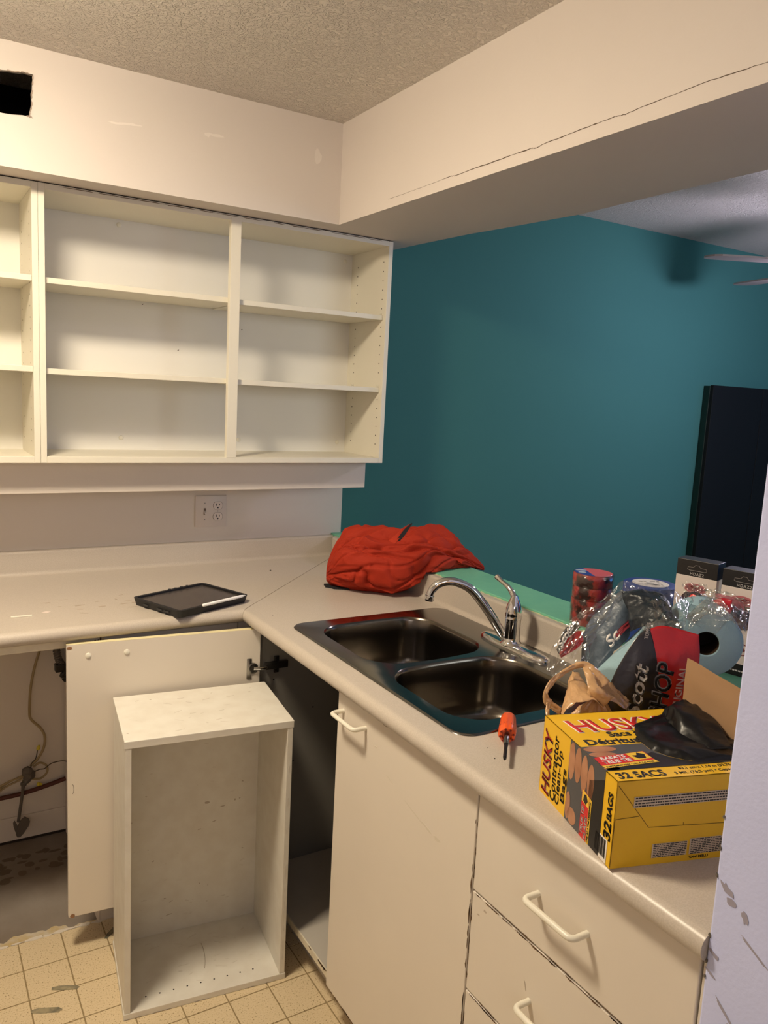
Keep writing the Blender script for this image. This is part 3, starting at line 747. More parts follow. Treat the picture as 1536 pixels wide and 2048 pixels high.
# ------------------------------------------------------------------ faucet
fc = thing('faucet', (0.504, -1.215, ZR), 'chrome single-lever kitchen faucet with curved spout behind the bowls', 'faucet')
bm = NB()
def ovalplate(bm, cx, cy, hx, hy, z0, z1, z2):
    rings = []
    for sx, sy, z in ((1, 1, z0), (1, 1, z0+.003), (.93, .985, z1), (.55, .9, z2), (.2, .5, z2+.002)):
        ring = []
        for k in range(48):
            a = 2*PI*k/48; c, s = math.cos(a), math.sin(a)
            ring.append(bm.verts.new((cx+hx*sx*(abs(c)**.75)*(1 if c >= 0 else -1), cy+hy*sy*(abs(s)**.9)*(1 if s >= 0 else -1), z)))
        rings.append(ring)
    for a, b in zip(rings, rings[1:]):
        for k in range(48): bm.faces.new((a[k], a[(k+1) % 48], b[(k+1) % 48], b[k]))
    bm.faces.new(rings[0][::-1]); bm.faces.new(rings[-1])
ovalplate(bm, .505, -1.225, .029, .128, ZR, ZR+.007, ZR+.012)
obj('base_plate', bm, chrome, fc, smooth=60)
BX, BY = .504, -1.215
bm = NB(); lathe(bm, [(.030, ZR+.009-.915), (.026, .016), (.0215, .022), (.0205, .030), (.0205, .076), (.0212, .078), (.0212, .081), (.0205, .083), (.0215, .090), (.0205, .105), (.0170, .118), (.0125, .128), (.0095, .135), (.0078, .140)], (BX, BY, .915), seg=36)
obj('body', bm, chrome, fc, smooth=50)
sp = smoothpath([(.497, -1.205, .935), (.487, -1.192, .953), (.461, -1.180, .995), (.435, -1.168, 1.032), (.404, -1.154, 1.067), (.365, -1.135, 1.084), (.335, -1.121, 1.079), (.317, -1.113, 1.062), (.312, -1.110, 1.046)], 6)
nn = len(sp)
bm = NB(); tube(bm, sp, [0.0128-.0028*i/nn for i in range(nn)], 18); obj('spout', bm, chrome, fc, smooth=60)
bm = NB(); lathe(bm, [(.0105, 0), (.0118, .002), (.0118, .014), (.0095, .0145)], (.3105, -1.1095, 1.032), (.1, -.05, 1), 20); obj('aerator', bm, chrome, fc, smooth=40)
lp = smoothpath([(BX, BY, 1.045), (BX, BY+.012, 1.060), (BX-.002, BY+.028, 1.072), (BX-.002, BY+.050, 1.079), (BX-.002, BY+.074, 1.088)], 5); nn = len(lp)
bm = NB(); tube(bm, lp, [.0085-.0028*min(1, i/nn*1.6)+(.0024*max(0, (i/nn-.75)*4)) for i in range(nn)], 14); obj('lever', bm, chrome, fc, smooth=60)

# ------------------------------------------------------------------ tablet and stylus
TA = math.radians(23); tu = Vector((math.cos(TA), math.sin(TA), 0)); tv = Vector((-tu.y, tu.x, 0)); TC = Vector((-0.122, -0.523, .9155))
def rplate(bm, c, hu, hv, r, z0, z1, z_=None, taper=0.0, inner=None, zin=None):
    L = rrect(-hu, hu, -hv, hv, r, 6); Lb = rrect(-hu+taper, hu-taper, -hv+taper, hv-taper, max(.001, r-taper), 6)
    W = lambda p, z: c + tu*p[0] + tv*p[1] + Vector((0, 0, z))
    a = [bm.verts.new(W(p, z0)) for p in Lb]; b = [bm.verts.new(W(p, z1)) for p in L]
    n = len(L); bm.faces.new(a[::-1])
    for i in range(n): bm.faces.new((a[i], a[(i+1) % n], b[(i+1) % n], b[i]))
    if inner is None: bm.faces.new(b)
    else:
        Li = rrect(-hu+inner, hu-inner, -hv+inner, hv-inner, max(.002, r-inner), 6)
        c1 = [bm.verts.new(W(p, z1)) for p in Li]; c2 = [bm.verts.new(W(p, zin)) for p in Li]
        for i in range(n):
            bm.faces.new((b[i], b[(i+1) % n], c1[(i+1) % n], c1[i])); bm.faces.new((c1[i], c1[(i+1) % n], c2[(i+1) % n], c2[i]))
        bm.faces.new(c2)
    return bm
tb = thing('tablet', tuple(TC), 'dusty tablet lying in a thick black rubber case on the counter', 'tablet')
obj('case', rplate(NB(), TC, .131, .104, .016, .0, .022, taper=.007, inner=.010, zin=.0155), blackplastic, tb, smooth=30)
obj('screen', rplate(NB(), TC, .1195, .0925, .006, .0154, .0172), screenglass, tb)
bm = NB()
mbb = mat('matte_black_button', (.03, .03, .032), .4)
for k in range(4): obj('bumper_stud', lathe(NB(), [(.004, 0), (.004, .003)], TC+tu*(.0+.022*k)+tv*.099+Vector((0, 0, .0215)), (0, 0, 1), 10), mbb, tb)
for s_ in (-.06, -.03, .03): obj('port_cover', obx(NB(), TC-tu*.1315+tv*s_+Vector((0, 0, .008)), tv*.022, tu*.003, (0, 0, .004), .0008), mbb, tb)
bm = NB(); p0 = TC-tu*.052-tv*.1065+Vector((0, 0, .0245)); p1 = TC+tu*.112-tv*.1065+Vector((0, 0, .0245))
dirp = (p1-p0); Lp = dirp.length
lathe(bm, [(.001, 0), (.003, .0008), (.0044, .003), (.0044, Lp-.022), (.0036, Lp-.013), (.0012, Lp-.001), (.0004, Lp)], p0, dirp, 20)
o = obj('stylus', bm, stylusw, org=tuple(p0), smooth=40); tag(o, 'white stylus resting along the near edge of the tablet case', 'stylus')
bm = NB()
sheet(bm, [Vector((-0.523, -.478, .915)), Vector((-.509, -.468, .915)), Vector((-.498, -.477, .915)), Vector((-.512, -.487, .915))], (0,0,1), .0006)
o = obj('paper_chip', bm, paperwhite, org=(-.51, -.477, .915)); tag(o, 'small white diamond-shaped chip lying on the left counter', 'debris')
bm = NB(); bx(bm, (-.60, -.505, .9151), (-.548, -.497, .9185), .001)
o = obj('plastic_sliver', bm, whiteplastic, org=(-.57, -.5, .915)); tag(o, 'white plastic sliver at the left frame edge on the counter', 'debris')

# ------------------------------------------------------------------ red garment
rc = thing('red_jacket', (0.5, -0.5, .915), 'crumpled red jacket with black lining heaped over the counter corner', 'jacket')
STN = [(654, 1128, 1160, .035), (668, 1095, 1170, .07), (690, 1068, 1177, .10), (722, 1061, 1182, .125), (760, 1064, 1186, .135), (800, 1066, 1184, .135), (840, 1060, 1165, .13), (875, 1066, 1140, .115), (905, 1080, 1134, .09), (930, 1100, 1133, .06), (950, 1118, 1136, .035), (968, 1134, 1140, .008)]
def at(px, py, d):
    """point at depth d along the view through a photograph pixel: used to measure out soft shapes"""
    return CAM + (RT*((px-768)/FPX) - UP*((py-1024)/FPX) + FW)*d
def lerp_sp(t):
    f = t*(len(STN)-1); i = min(int(f), len(STN)-2); k = f-i
    def cr(a, b, c, d): return 0.5*((2*b)+(c-a)*k+(2*a-5*b+4*c-d)*k*k+(3*b-a-3*c+d)*k**3)
    ix = [max(0, i-1), i, i+1, min(len(STN)-1, i+2)]
    x, a, b, w_ = [cr(*[STN[j][q] for j in ix]) for q in range(4)]
    dep = 2.60 + .04*t
    return at(x, (a+b)/2, dep), max(.003, w_), max(.003, (b-a)/2*dep/FPX)
def ground(x, y):
    g = .9168
    if x > .545: g = .9168 + (1.0015-.9168)*min(1, (x-.545)/.02)
    if x > .775: g = max(.90, 1.0015-(x-.775)*1.5)
    return g
bm = NB(); NU, NV = 190, 200; rings = []
lat2 = Vector((FW.x, FW.y, 0)).normalized()
def crease(v, p): return (1-abs(math.sin(v)))**p
for i in range(NU+1):
    t = i/NU; c, hw, hh = lerp_sp(t); ring = []
    env = min(1, 4*t+.15)*min(1, 3.2*(1-t)+.1)
    for j in range(NV):
        ph = 2*PI*j/NV; cy, sz = math.cos(ph), math.sin(ph)
        q = Vector((t*3.0, cy*1.0, sz*1.0))
        n1 = noise.noise(q*.8+Vector((3, 3, 3))); n2 = noise.noise(q*1.7+Vector((8, 1, 4)))
        # cloth folds sweep up from the lower left towards the sill
        a1 = ph*2.0 + t*2.6 + 1.5*n1 + .4
        a2 = ph*4.0 - t*2.2 + 2.2*n2 + 1.1
        a3 = ph*3.0 + t*6.5 + 2.0*noise.noise(q*1.2+Vector((1, 9, 2)))
        dd_ = .020*(1-crease(a1, 1.0))**2 - .026*crease(a1+.9, 4) - .018*crease(a2, 4) + .010*crease(a2+1.2, 3) - .012*crease(a3, 5) + .006*crease(a3+1.4, 4) - .010*crease(ph*5.0 - t*9.0 + 2.5*noise.noise(q*1.5+Vector((4, 4, 4))), 7) - .007*crease(ph*7.0 + t*12.0 + 3*n2, 8) + .010*n1 + .003*noise.noise(q*6)
        p = c + lat2*(-cy*hw) + Vector((0, 0, (abs(sz)**.85)*(1 if sz > 0 else -1)*hh))
        nr = (lat2*(-cy)*hh + Vector((0, 0, sz))*hw); nr.normalize()
        p = p + nr*(dd_-.004)*env*(1.15 if sz > -.5 else .5)
        g = ground(p.x, p.y)
        if p.z < g: p.z = g
        if p.y > -.03: p.y = -.03
        ring.append(bm.verts.new(p))
    rings.append(ring)
for a, b in zip(rings, rings[1:]):
    for j in range(NV): bm.faces.new((a[j], a[(j+1) % NV], b[(j+1) % NV], b[j]))
bm.faces.new(rings[0][::-1]); bm.faces.new(rings[-1])
obj('cloth', bm, red_cloth, rc, smooth=180)
def patch(corners, nu, nv, amp, seed, bulge=0.0, freq=3.0, ridge=0.0, th=0.0008, mi=0):
    """crumpled sheet spanned by a grid of control rows (list of lists of points)"""
    bm = NB(); rows = [[Vector(p) for p in r] for r in corners]
    def sm(r, t):
        f = t*(len(r)-1); i = min(int(f), len(r)-2); k = f-i
        ix = [max(0, i-1), i, i+1, min(len(r)-1, i+2)]; a, b, c, d = [r[j] for j in ix]
        return 0.5*((2*b)+(c-a)*k+(2*a-5*b+4*c-d)*k*k+(3*b-a-3*c+d)*k**3)
    n0 = (rows[0][-1]-rows[0][0]).cross(rows[-1][0]-rows[0][0]); n0.normalize()
    if n0.dot(FW) > 0: n0 = -n0
    g = []
    for i in range(nu+1):
        s = i/nu; row = []
        ctr = [sm(r, s) for r in rows]
        for j in range(nv+1):
            t = j/nv; p = sm(ctr, t)
            q = Vector((s*freq, t*freq, seed*7.3))
            e = min(1, 5*min(s, 1-s, t, 1-t)+.25)
            rd = (1-abs(noise.noise(q*1.1))*2.4)
            p = p + n0*(amp*noise.noise(q)*e + ridge*max(0, rd)**3 + bulge*math.sin(PI*s)*math.sin(PI*t)) + UP*(amp*.5*noise.noise(q+Vector((9, 2, 1)))) + RT*(amp*.5*noise.noise(q+Vector((1, 8, 3))))
            row.append(bm.verts.new(p))
        g.append(row)
    for i in range(nu):
        for j in range(nv): bm.faces.new((g[i][j], g[i+1][j], g[i+1][j+1], g[i][j+1]))
    if th:
        bmesh.ops.recalc_face_normals(bm, faces=bm.faces); bmesh.ops.solidify(bm, geom=bm.faces[:], thickness=th)
    return bm
# collar tip standing up, and dark lining under the folds
bm = patch([[at(776, 1082, 2.38), at(790, 1070, 2.38), at(806, 1056, 2.39), at(823, 1047, 2.40)], [at(790, 1088, 2.36), at(798, 1078, 2.365), at(809, 1062, 2.39), at(823, 1048, 2.40)]], 20, 6, .002, 2)
obj('collar_flap', bm, red_cloth, rc, smooth=180)
bm = patch([[at(790, 1084, 2.365), at(799, 1071, 2.37), at(811, 1056, 2.385), at(823, 1046, 2.395)], [at(800, 1082, 2.365), at(808, 1072, 2.37), at(817, 1059, 2.385), at(825, 1047, 2.395)]], 20, 6, .001, 3)
obj('lining_flap', bm, black_cloth, rc, smooth=180)
bm = NB()
for i, (x, y, ru, rv) in enumerate(((.385, -.50, .055, .03), (.45, -.54, .05, .035))):
    lathe(bm, [(1, 0)], (0, 0, 0)) if False else blot(bm, (x, y, .9155), (.85, -.5, 0), (.5, .85, 0), ru, rv, (0, 0, 1), 16, .15, .006)
obj('lining_hem', bm, black_cloth, rc)
def swag(pts, r, seed):
    sp_ = smoothpath(pts, 8); n = len(sp_)
    bm = NB(); tube(bm, sp_, [r*(.25+.75*math.sin(PI*min(1, max(0, (i+1)/(n+1))))**.6) for i in range(n)], 14)
    for v in bm.verts: v.co += Vector((0, 0, 1))*noise.noise(v.co*30+Vector((seed, 0, 0)))*.004
    return bm

# ------------------------------------------------------------------ screwdriver
sd = thing('screwdriver', (0.12, -1.66, .915), 'stubby orange-handled screwdriver lying in front of the sink', 'screwdriver')
A = Vector((.170, -1.604, .9345)); Bt = Vector((.050, -1.738, .9325)); ax = (Bt-A).normalized(); Ls = (Bt-A).length
bm = NB(); seg = 48; u = ax.orthogonal().normalized(); v = ax.cross(u); rings = []
hl = .082
for r, h in ((.004, 0), (.0115, .001), (.0148, .006), (.0155, .02), (.0168, .045), (.0172, .062), (.0165, hl-.004), (.0140, hl), (.0105, hl), (.0095, hl-.006), (.003, hl-.006)):
    ring = []
    for k in range(seg):
        a = 2*PI*k/seg; rr_ = r*(1-.085*(abs(math.cos(a*4))**6 if .01 < h else 0))
        ring.append(bm.verts.new(A+ax*h+(u*math.cos(a)+v*math.sin(a))*rr_))
    rings.append(ring)
for a_, b_ in zip(rings, rings[1:]):
    for k in range(seg): bm.faces.new((a_[k], a_[(k+1) % seg], b_[(k+1) % seg], b_[k]))
bm.faces.new(rings[0][::-1]); bm.faces.new(rings[-1])
obj('handle', bm, orange, sd, smooth=50)
bm = NB()
for k in range(8):
    a = 2*PI*(k+.5)/8; d = (u*math.cos(a)+v*math.sin(a)); lathe(bm, [(.0032, 0), (.0032, .0006)], A+ax*(.060)+d*.0164, d, 12)
    lathe(bm, [(.0022, 0), (.0022, .0006)], A+ax*(hl)+d*.0122, ax, 10)
obj('grip_holes', bm, mat('deep_orange_recess', (.16, .012, .004), .6), sd)
bm = NB(); lathe(bm, [(.0052, hl-.008), (.0052, hl+.022), (.0046, hl+.024), (.0046, hl+.036), (.0035, hl+.038)], A, ax, 16); obj('shaft', bm, shaftsteel, sd, smooth=40)
bm = NB(); lathe(bm, [(.0042, hl+.036), (.0042, hl+.042), (.0036, hl+.045), (.0036, Ls-.006), (.0022, Ls)], A, ax, 6); obj('bit', bm, bitblack, sd)

# ------------------------------------------------------------------ carton of bags
HC = Vector((-0.009, -2.036, .9152)); HL = Vector((.0565, -1.820, .9152)); hz = .1285
e = (HC-HL); gw = e.length; e.normalize(); f = Vector((-e.y, e.x, 0)); f = f if f.x > 0 else -f; FL = .37
ct = thing('bag_carton', tuple((HC+HL)/2), 'opened yellow carton of contractor clean-up bags on the counter', 'carton')
def hp_(ff, g, z): return HL + f*ff + e*g + Vector((0, 0, z))
bm = NB()
obx(bm, hp_(0, 0, 0), f*FL, e*gw, (0, 0, .0012)); obx(bm, hp_(0, 0, 0.0012), f*.0012, e*gw, (0, 0, hz-.0012)); obx(bm, hp_(0, gw-.0012, .0012), f*FL, e*.0012, (0, 0, hz-.0012))
obx(bm, hp_(0, 0, .0012), f*FL, e*.0012, (0, 0, hz-.0012)); obx(bm, hp_(FL-.0012, 0, .0012), f*.0012, e*gw, (0, 0, hz-.0012))
# top with torn opening
hole2 = [(.235, .012), (.215, .030), (.160, .048), (.130, .058), (.122, .083), (.104, .100), (.104, .140), (.118, .165), (.140, .182), (.20, .192), (.30, .194), (.355, .19), (.355, .03), (.30, .008)]
bt = NB(); loop_fill(bt, [(0, 0), (FL, 0), (FL, gw), (0, gw)], hole2, lambda p: hp_(p[0], p[1], hz))
bmesh.ops.solidify(bt, geom=bt.faces[:], thickness=.0012)
me_ = bpy.data.meshes.new('tmp'); bt.to_mesh(me_); bt.free(); bm.from_mesh(me_); bpy.data.meshes.remove(me_)
obj('carton_body', bm, yellow, ct)
Z3 = Vector((0, 0, 1))
def face_sheet(name, pts, mt, face):
    bm = NB()
    if face == 'side': P = [hp_(0, g, z) for g, z in pts]; n_ = -f
    elif face == 'top': P = [hp_(a, b, hz) for a, b in pts]; n_ = Z3
    else: P = [hp_(a, gw, z) for a, z in pts]; n_ = e
    sheet(bm, P, n_, .0002, .0002 + face_sheet.o); return obj(name, bm, mt, ct)
face_sheet.o = 0
gA, gB = .40*gw, .865*gw        # printed picture band
face_sheet('printed_picture', [(gA, .0005), (gA+.001, hz), (gB, hz), (gB, .0005)], inkgrey, 'side')
face_sheet('printed_picture', [(0.0, .53*gw), (.0, gB), (.30, gB), (.20, .193), (.139, .183), (.117, .166), (.103, .140), (.103, .53*gw)], inkgrey, 'top')
face_sheet.o = .0003
def splash(face, mt, lst, nm='printed_picture'):
    bm = NB()
    for pts in lst:
        if face == 'side': P = [hp_(0, g, z) for g, z in pts]; n_ = -f
        elif face == 'top': P = [hp_(a, b, hz) for a, b in pts]; n_ = Z3
        else: P = [hp_(a, gw, z) for a, z in pts]; n_ = e
        sheet(bm, P, n_, .0002, .0005)
    return obj(nm, bm, mt, ct)
def capsule(cx, cy, hu, hv, ang=0, k=14):
    return [(cx + math.cos(a)*hu*math.cos(ang) - math.sin(a)*hv*math.sin(ang), cy + math.cos(a)*hu*math.sin(ang) + math.sin(a)*hv*math.cos(ang)) for a in [2*PI*i/k for i in range(k)]]
splash('side', inkskin, [capsule(gA+.010, .098, .0095, .030), capsule(gA+.029, .100, .0098, .028), capsule(gA+.0485, .096, .0098, .029), capsule(gA+.068, .092, .0098, .028), capsule(gA+.008, .026, .0075, .022), capsule(gA+.022, .015, .014, .013)])
splash('top', inkskin, [capsule(.026, .1305, .026, .0095, .05), capsule(.022, .1480, .022, .0085, .1), capsule(.012, .190, .012, .005, .1)])
splash('side', inkblack, [[(gB-.040, .001), (gB-.040, .095), (gB-.0005, .115), (gB-.0005, .001)]])
splash('top', inkblack, [[(.003, .185), (.05, .170), (.10, .150), (.116, .167), (.14, .184), (.19, .193), (.19, .1955), (.003, .1955)]])
face_sheet.o = .0007
splash2 = lambda face, mt, lst: None
def over(face, mt, pts, o_=.0009, nm='printed_panel'):
    bm = NB()
    if face == 'side': P = [hp_(0, g, z) for g, z in pts]; n_ = -f
    elif face == 'top': P = [hp_(a, b, hz) for a, b in pts]; n_ = Z3
    else: P = [hp_(a, gw, z) for a, z in pts]; n_ = e
    sheet(bm, P, n_, .0002, o_); return obj(nm, bm, mt, ct)
over('side', inkred, [(.139, .001), (.139, .074), (.160, .070), (.160, .001)])
over('side', inkyellow, [(.160, .001), (.160, .070), (.167, .068), (.167, .001)])
over('side', inkyellow, [(.140, .056), (.140, .0735), (.1595, .070), (.1595, .053)], .0012)
over('side', inkblack, [(.144, .058), (.146, .068), (.152, .070), (.157, .062), (.152, .055)], .0014)
over('top', inkred, [(.002, .156), (.001, .181), (.090, .173), (.088, .146)])
over('top', inkyellow, [(.001, .181), (.003, .189), (.093, .181), (.090, .173)])
over('top', inkyellow, [(.056, .1505), (.060, .172), (.089, .169), (.086, .1475)], .0012)
over('top', inkblack, [(.062, .158), (.068, .168), (.080, .168), (.084, .156), (.074, .150), (.07, .158)], .0014)
SU, SV = Z3, -e            # side face text: reads upward, its top towards the back
text(ct, 'HUSKY', hp_(0, .036, .006), SU, SV, .106, .027, inkwhite, .035, .12, off=.0006)
text(ct, 'HUSKY', hp_(0, .036, .006), SU, SV, .106, .027, inkred, .012, .12, off=.0012)
text(ct, 'Contractor', hp_(0, .0555, .006), SU, SV, .108, .0175, inkblack, .014, .0, off=.0006, spacing=1.06)
text(ct, 'Clean-Up', hp_(0, .0735, .008), SU, SV, .089, .0175, inkblack, .014, off=.0006, spacing=1.06)
text(ct, 'Bags', hp_(0, .0900, .020), SU, SV, .055, .0165, inkblack, .014, off=.0006, spacing=1.06)
text(ct, 'TRUE TIE', hp_(0, .149, .006), SU, SV, .044, .0075, inkwhite, .025, off=.0014)
text(ct, 'FLAPS', hp_(0, .159, .004), SU, SV, .034, .0075, inkwhite, .025, off=.0014)
text(ct, 'ONE AT A TIME DISPENSING', hp_(0, .1655, .003), SU, SV, .062, .004, inkblack, .02, off=.0014)
text(ct, '32', hp_(0, gw-.004, .037), SU, SV, .026, .019, inkblack, .03, off=.0006)
text(ct, 'BAGS', hp_(0, gw-.006, .066), SU, SV, .040, .0125, inkblack, .03, off=.0006)
over('side', inkwhite, [(gw-.045, .001), (gw-.045, .036), (gw-.010, .036), (gw-.010, .001)], .0004, 'barcode_label')
bm = NB(); g = gw-.042
while g < gw-.013:
    wd = random.choice((.0006, .0009, .0015)); sheet(bm, [hp_(0, g, .007), hp_(0, g, .034), hp_(0, g+wd, .034), hp_(0, g+wd, .007)], -f, .0002, .0008); g += wd + random.choice((.0006, .0009, .0012))
obj('barcode', bm, inkblack, ct)
TU, TV = f, -e
text(ct, 'HUSKY', hp_(.018, .074, hz), TU, TV, .170, .048, inkwhite, .045, -.12, off=.0005)
text(ct, 'HUSKY', hp_(.020, .072, hz), TU, TV, .166, .044, inkred, .012, -.12, off=.0011)
text(ct, 'Sacs à', hp_(.066, .092, hz), TU, TV, .055, .018, inkblack, .028, off=.0005)
text(ct, 'Détritus', hp_(.016, .116, hz), TU, TV, .090, .019, inkblack, .028, off=.0005)
text(ct, 'RABATS', hp_(.010, .1650, hz), (f*1+e*-.10), TV, .042, .0085, inkwhite, .03, off=.0014)
text(ct, 'TRUE TIE', hp_(.008, .1775, hz), (f*1+e*-.10), TV, .048, .0095, inkwhite, .03, off=.0014)
text(ct, 'DISTRIBUTION · UN À LA FOIS', hp_(.006, .1875, hz), (f*1+e*-.09), TV, .080, .0045, inkblack, .02, off=.0014)
text(ct, '32 SACS', hp_(.008, gw-.006, hz), f, -e, .074, .018, inkblack, .03, off=.0004)
text(ct, '83,1 cm x 1,14 m (32,75 po)', hp_(.110, gw-.0185, hz), f, -e, .10, .0085, inkblack, .01, off=.0004)
text(ct, '3 MIL (76,2 µm) • Capacité 15', hp_(.096, gw-.006, hz), f, -e, .115, .0085, inkblack, .01, off=.0004)
# small inverted print blocks on the long face
def fineprint(x0, x1, z0, z1, rows):
    over('front', mat('pale_print_panel', (.62, .50, .36), .5), [(x0, z0), (x1, z0), (x1, z1), (x0, z1)], .0004, 'small_print_label')
    bm = NB(); rh = (z1-z0)/rows
    for r in range(rows):
        x = x0+.002
        while x < x1-.004:
            L = .002+random.random()*.005; z = z0+rh*(r+.3)
            sheet(bm, [hp_(x, gw, z), hp_(min(x+L, x1-.001), gw, z), hp_(min(x+L, x1-.001), gw, z+rh*.42), hp_(x, gw, z+rh*.42)], e, .0002, .0008); x += L+.0012
    obj('small_print', bm, inkblack, ct)
fineprint(.028, .230, .088, .104, 4)
fineprint(.064, .120, .010, .031, 8); fineprint(.124, .178, .010, .034, 9)
text(ct, 'ITEM NO.', hp_(.156, gw, .0075), -f, -Z3, .032, .0035, inkblack, .02, off=.0005)
bm = NB()     # die-cut fold lines of the end flaps
for P, Q in (((.002, hz-.006), (.055, .057)), ((.055, .057), (.175, .0535)), ((.0015, .073), (.038, .075)), ((.0015, .073), (.0005, .003)), ((.11, .056), (.11, .060)), ((.175, .0535), (.25, .052))):
    a = Vector((P[0], P[1])); b = Vector((Q[0], Q[1])); d = (b-a).normalized(); nrm = Vector((-d.y, d.x))*.0004
    sheet(bm, [hp_(p[0], gw, p[1]) for p in (a-nrm, b-nrm, b+nrm, a+nrm)], e, .0002, .0002)
obj('fold_line', bm, mat('fold_shadow', (.16, .09, .01), .8), ct)
# torn flap standing up
bm = patch([[at(1366, 1404, 1.33), at(1420, 1450, 1.27), at(1490, 1512, 1.20)], [at(1371, 1350, 1.34), at(1425, 1390, 1.28), at(1488, 1430, 1.22)], [at(1377, 1316, 1.35), at(1432, 1348, 1.29), at(1492, 1384, 1.23)]], 14, 10, .002, 5, th=.0016)
obj('open_flap', bm, cardboard, ct, smooth=60)

tbag = thing('trash_bags', tuple(hp_(.2, .11, 0.02)), 'shiny black plastic bags spilling out of the yellow carton', 'trash bag')
bm = NB(); NU, NV = 40, 56
# crumpled mound with a peak, in carton coordinates
def mound(ff, gg):
    q = Vector((ff*13, gg*13, 2))
    z = hz + .002 + .020*math.exp(-(((ff-.235)/.05)**2+((gg-.05)/.035)**2)) + .006*math.exp(-(((ff-.26)/.07)**2+((gg-.10)/.06)**2))
    return z + .007*(1-abs(noise.noise(q)))**3 - .002 + .005*noise.noise(q*.7)
g_ = []
F0, F1, G0, G1 = .085, .352, .010, .192
for i in range(NU+1):
    row = []
    for j in range(NV+1):
        ff = F0+(F1-F0)*i/NU; gg = G0+(G1-G0)*j/NV
        # left boundary follows the tear
        k = j/NV; lb = .235*(1-k/.25)+.125*(k/.25) if k < .25 else (.125-.02*min(1, (k-.25)/.2)+.045*max(0, (k-.72)/.28))
        ff = max(lb, 0) + (F1-lb)*i/NU
        z = mound(ff, gg)
        if i == 0 or j == NV or j == 0: z = hz - .004
        elif i == 1 or j == NV-1 or j == 1: z = max(hz+.002, z-.01)
        if gg < .06 and ff < .2: z = min(z, hz+.004)
        row.append(bm.verts.new(hp_(ff, gg, z)))
    g_.append(row)
for i in range(NU):
    for j in range(NV): bm.faces.new((g_[i][j], g_[i+1][j], g_[i+1][j+1], g_[i][j+1]))
obj('bag_mound', bm, blackfilm, tbag, smooth=180)
bm = patch([[at(1262, 1451, 1.265), at(1300, 1443, 1.27), at(1330, 1434, 1.28)], [at(1285, 1474, 1.235), at(1320, 1470, 1.24), at(1350, 1462, 1.25)], [at(1300, 1502, 1.195), at(1340, 1512, 1.19), at(1378, 1523, 1.18)]], 16, 16, .003, 8, ridge=.002)
obj('bag_fold', bm, blackfilm, tbag, smooth=180)
bm = patch([[at(1330, 1436, 1.285), at(1344, 1408, 1.29), at(1372, 1400, 1.30)], [at(1350, 1468, 1.24), at(1372, 1440, 1.25), at(1430, 1440, 1.255)], [at(1380, 1522, 1.18), at(1420, 1500, 1.18), at(1470, 1500, 1.17)]], 20, 20, .004, 11, ridge=.003, bulge=.004)
obj('bag_fold', bm, blackfilm, tbag, smooth=180)

# ------------------------------------------------------------------ pack of blue shop towels in torn film
tp = thing('towel_pack', (.40, -1.75, .9155), 'torn clear-film pack of light blue shop towel rolls behind the yellow carton', 'towel pack')
aa = Vector((.35, .94, 0)).normalized(); la = Vector((aa.y, -aa.x, 0)); RR = .0655
Cc = Vector((.420, -1.838, .9155+RR))
dA = Vector((.72, .69, 0)).normalized(); nB = at(1243, 1392, 1.505); fB = at(1372, 1262, 1.63); dB = (fB-nB).normalized()
rolls = [(Cc, dA, .14), (nB, dB, .22), (at(1413, 1288, 1.475), dA, .125)]
for c, dx_, L in rolls:
    bm = NB()
    lathe(bm, [(.0225, .002), (.024, 0), (.058, .001), (RR-.002, .004), (RR, .010), (RR, L-.01), (RR-.003, L), (.024, L), (.0225, L-.002)], c, dx_, 48, cap=False)
    ring_a = [v for v in bm.verts][:48]; ring_b = [v for v in bm.verts][-48:]
    for k in range(48): bm.faces.new((ring_a[k], ring_a[(k+1) % 48], ring_b[(k+1) % 48], ring_b[k]))
    r_ = obj('towel_roll', bm, towelblue, tp, smooth=50)
    bm = NB(); lathe(bm, [(.0222, .003), (.0222, L-.003)], c, dx_, 32, cap=False); bmesh.ops.solidify(bm, geom=bm.faces[:], thickness=.0014); obj('core', bm, corebrown, r_, smooth=60)
    bm = NB(); lathe(bm, [(.0208, L*.5), (.0208, L*.5+.001)], c, dx_, 24); obj('core_plug', bm, darkgap, r_)
def lp_(s, z, d=.022): return Cc + la*s + Z3*(z-Cc.z) - aa*d
# printed front sheet: black part then red part, following the film over the roll ends
def labelsheet(P, mt, nm, th=.0006, bul=.004):
    rows = [[lp_(*p) for p in r] for r in P]
    return obj(nm, patch(rows, 22, 22, .0022, 4, bulge=bul, freq=4, th=th), mt, tp, smooth=180)
labelsheet([[(-.200, 1.02, .016), (-.178, 1.085, .016), (-.145, 1.140, .012), (-.118, 1.160, .008)], [(-.192, .995, .024), (-.165, 1.04, .025), (-.135, 1.09, .025), (-.108, 1.115, .024)], [(-.186, .98, .024), (-.148, .985, .026), (-.118, 1.03, .026), (-.095, 1.06, .026)], [(-.178, .97, .024), (-.130, .97, .026), (-.100, .975, .026), (-.080, .985, .026)]], labelblack, 'black_label')
labelsheet([[(-.121, 1.155, .009), (-.095, 1.163, .008), (-.060, 1.157, .012), (-.026, 1.149, .020)], [(-.111, 1.11, .0245), (-.085, 1.11, .028), (-.055, 1.11, .030), (-.028, 1.105, .032)], [(-.098, 1.05, .0245), (-.078, 1.05, .028), (-.055, 1.05, .030), (-.034, 1.05, .030)], [(-.082, .975, .0245), (-.070, .975, .028), (-.056, .975, .028), (-.042, .975, .028)]], labelred, 'red_label')
ld = Vector((-.30*la.x*0, 0, 0))
tupd = (Z3*1.0 + la*.10).normalized(); tlat = (Z3*.10 - la*1.0).normalized()
tn = -aa
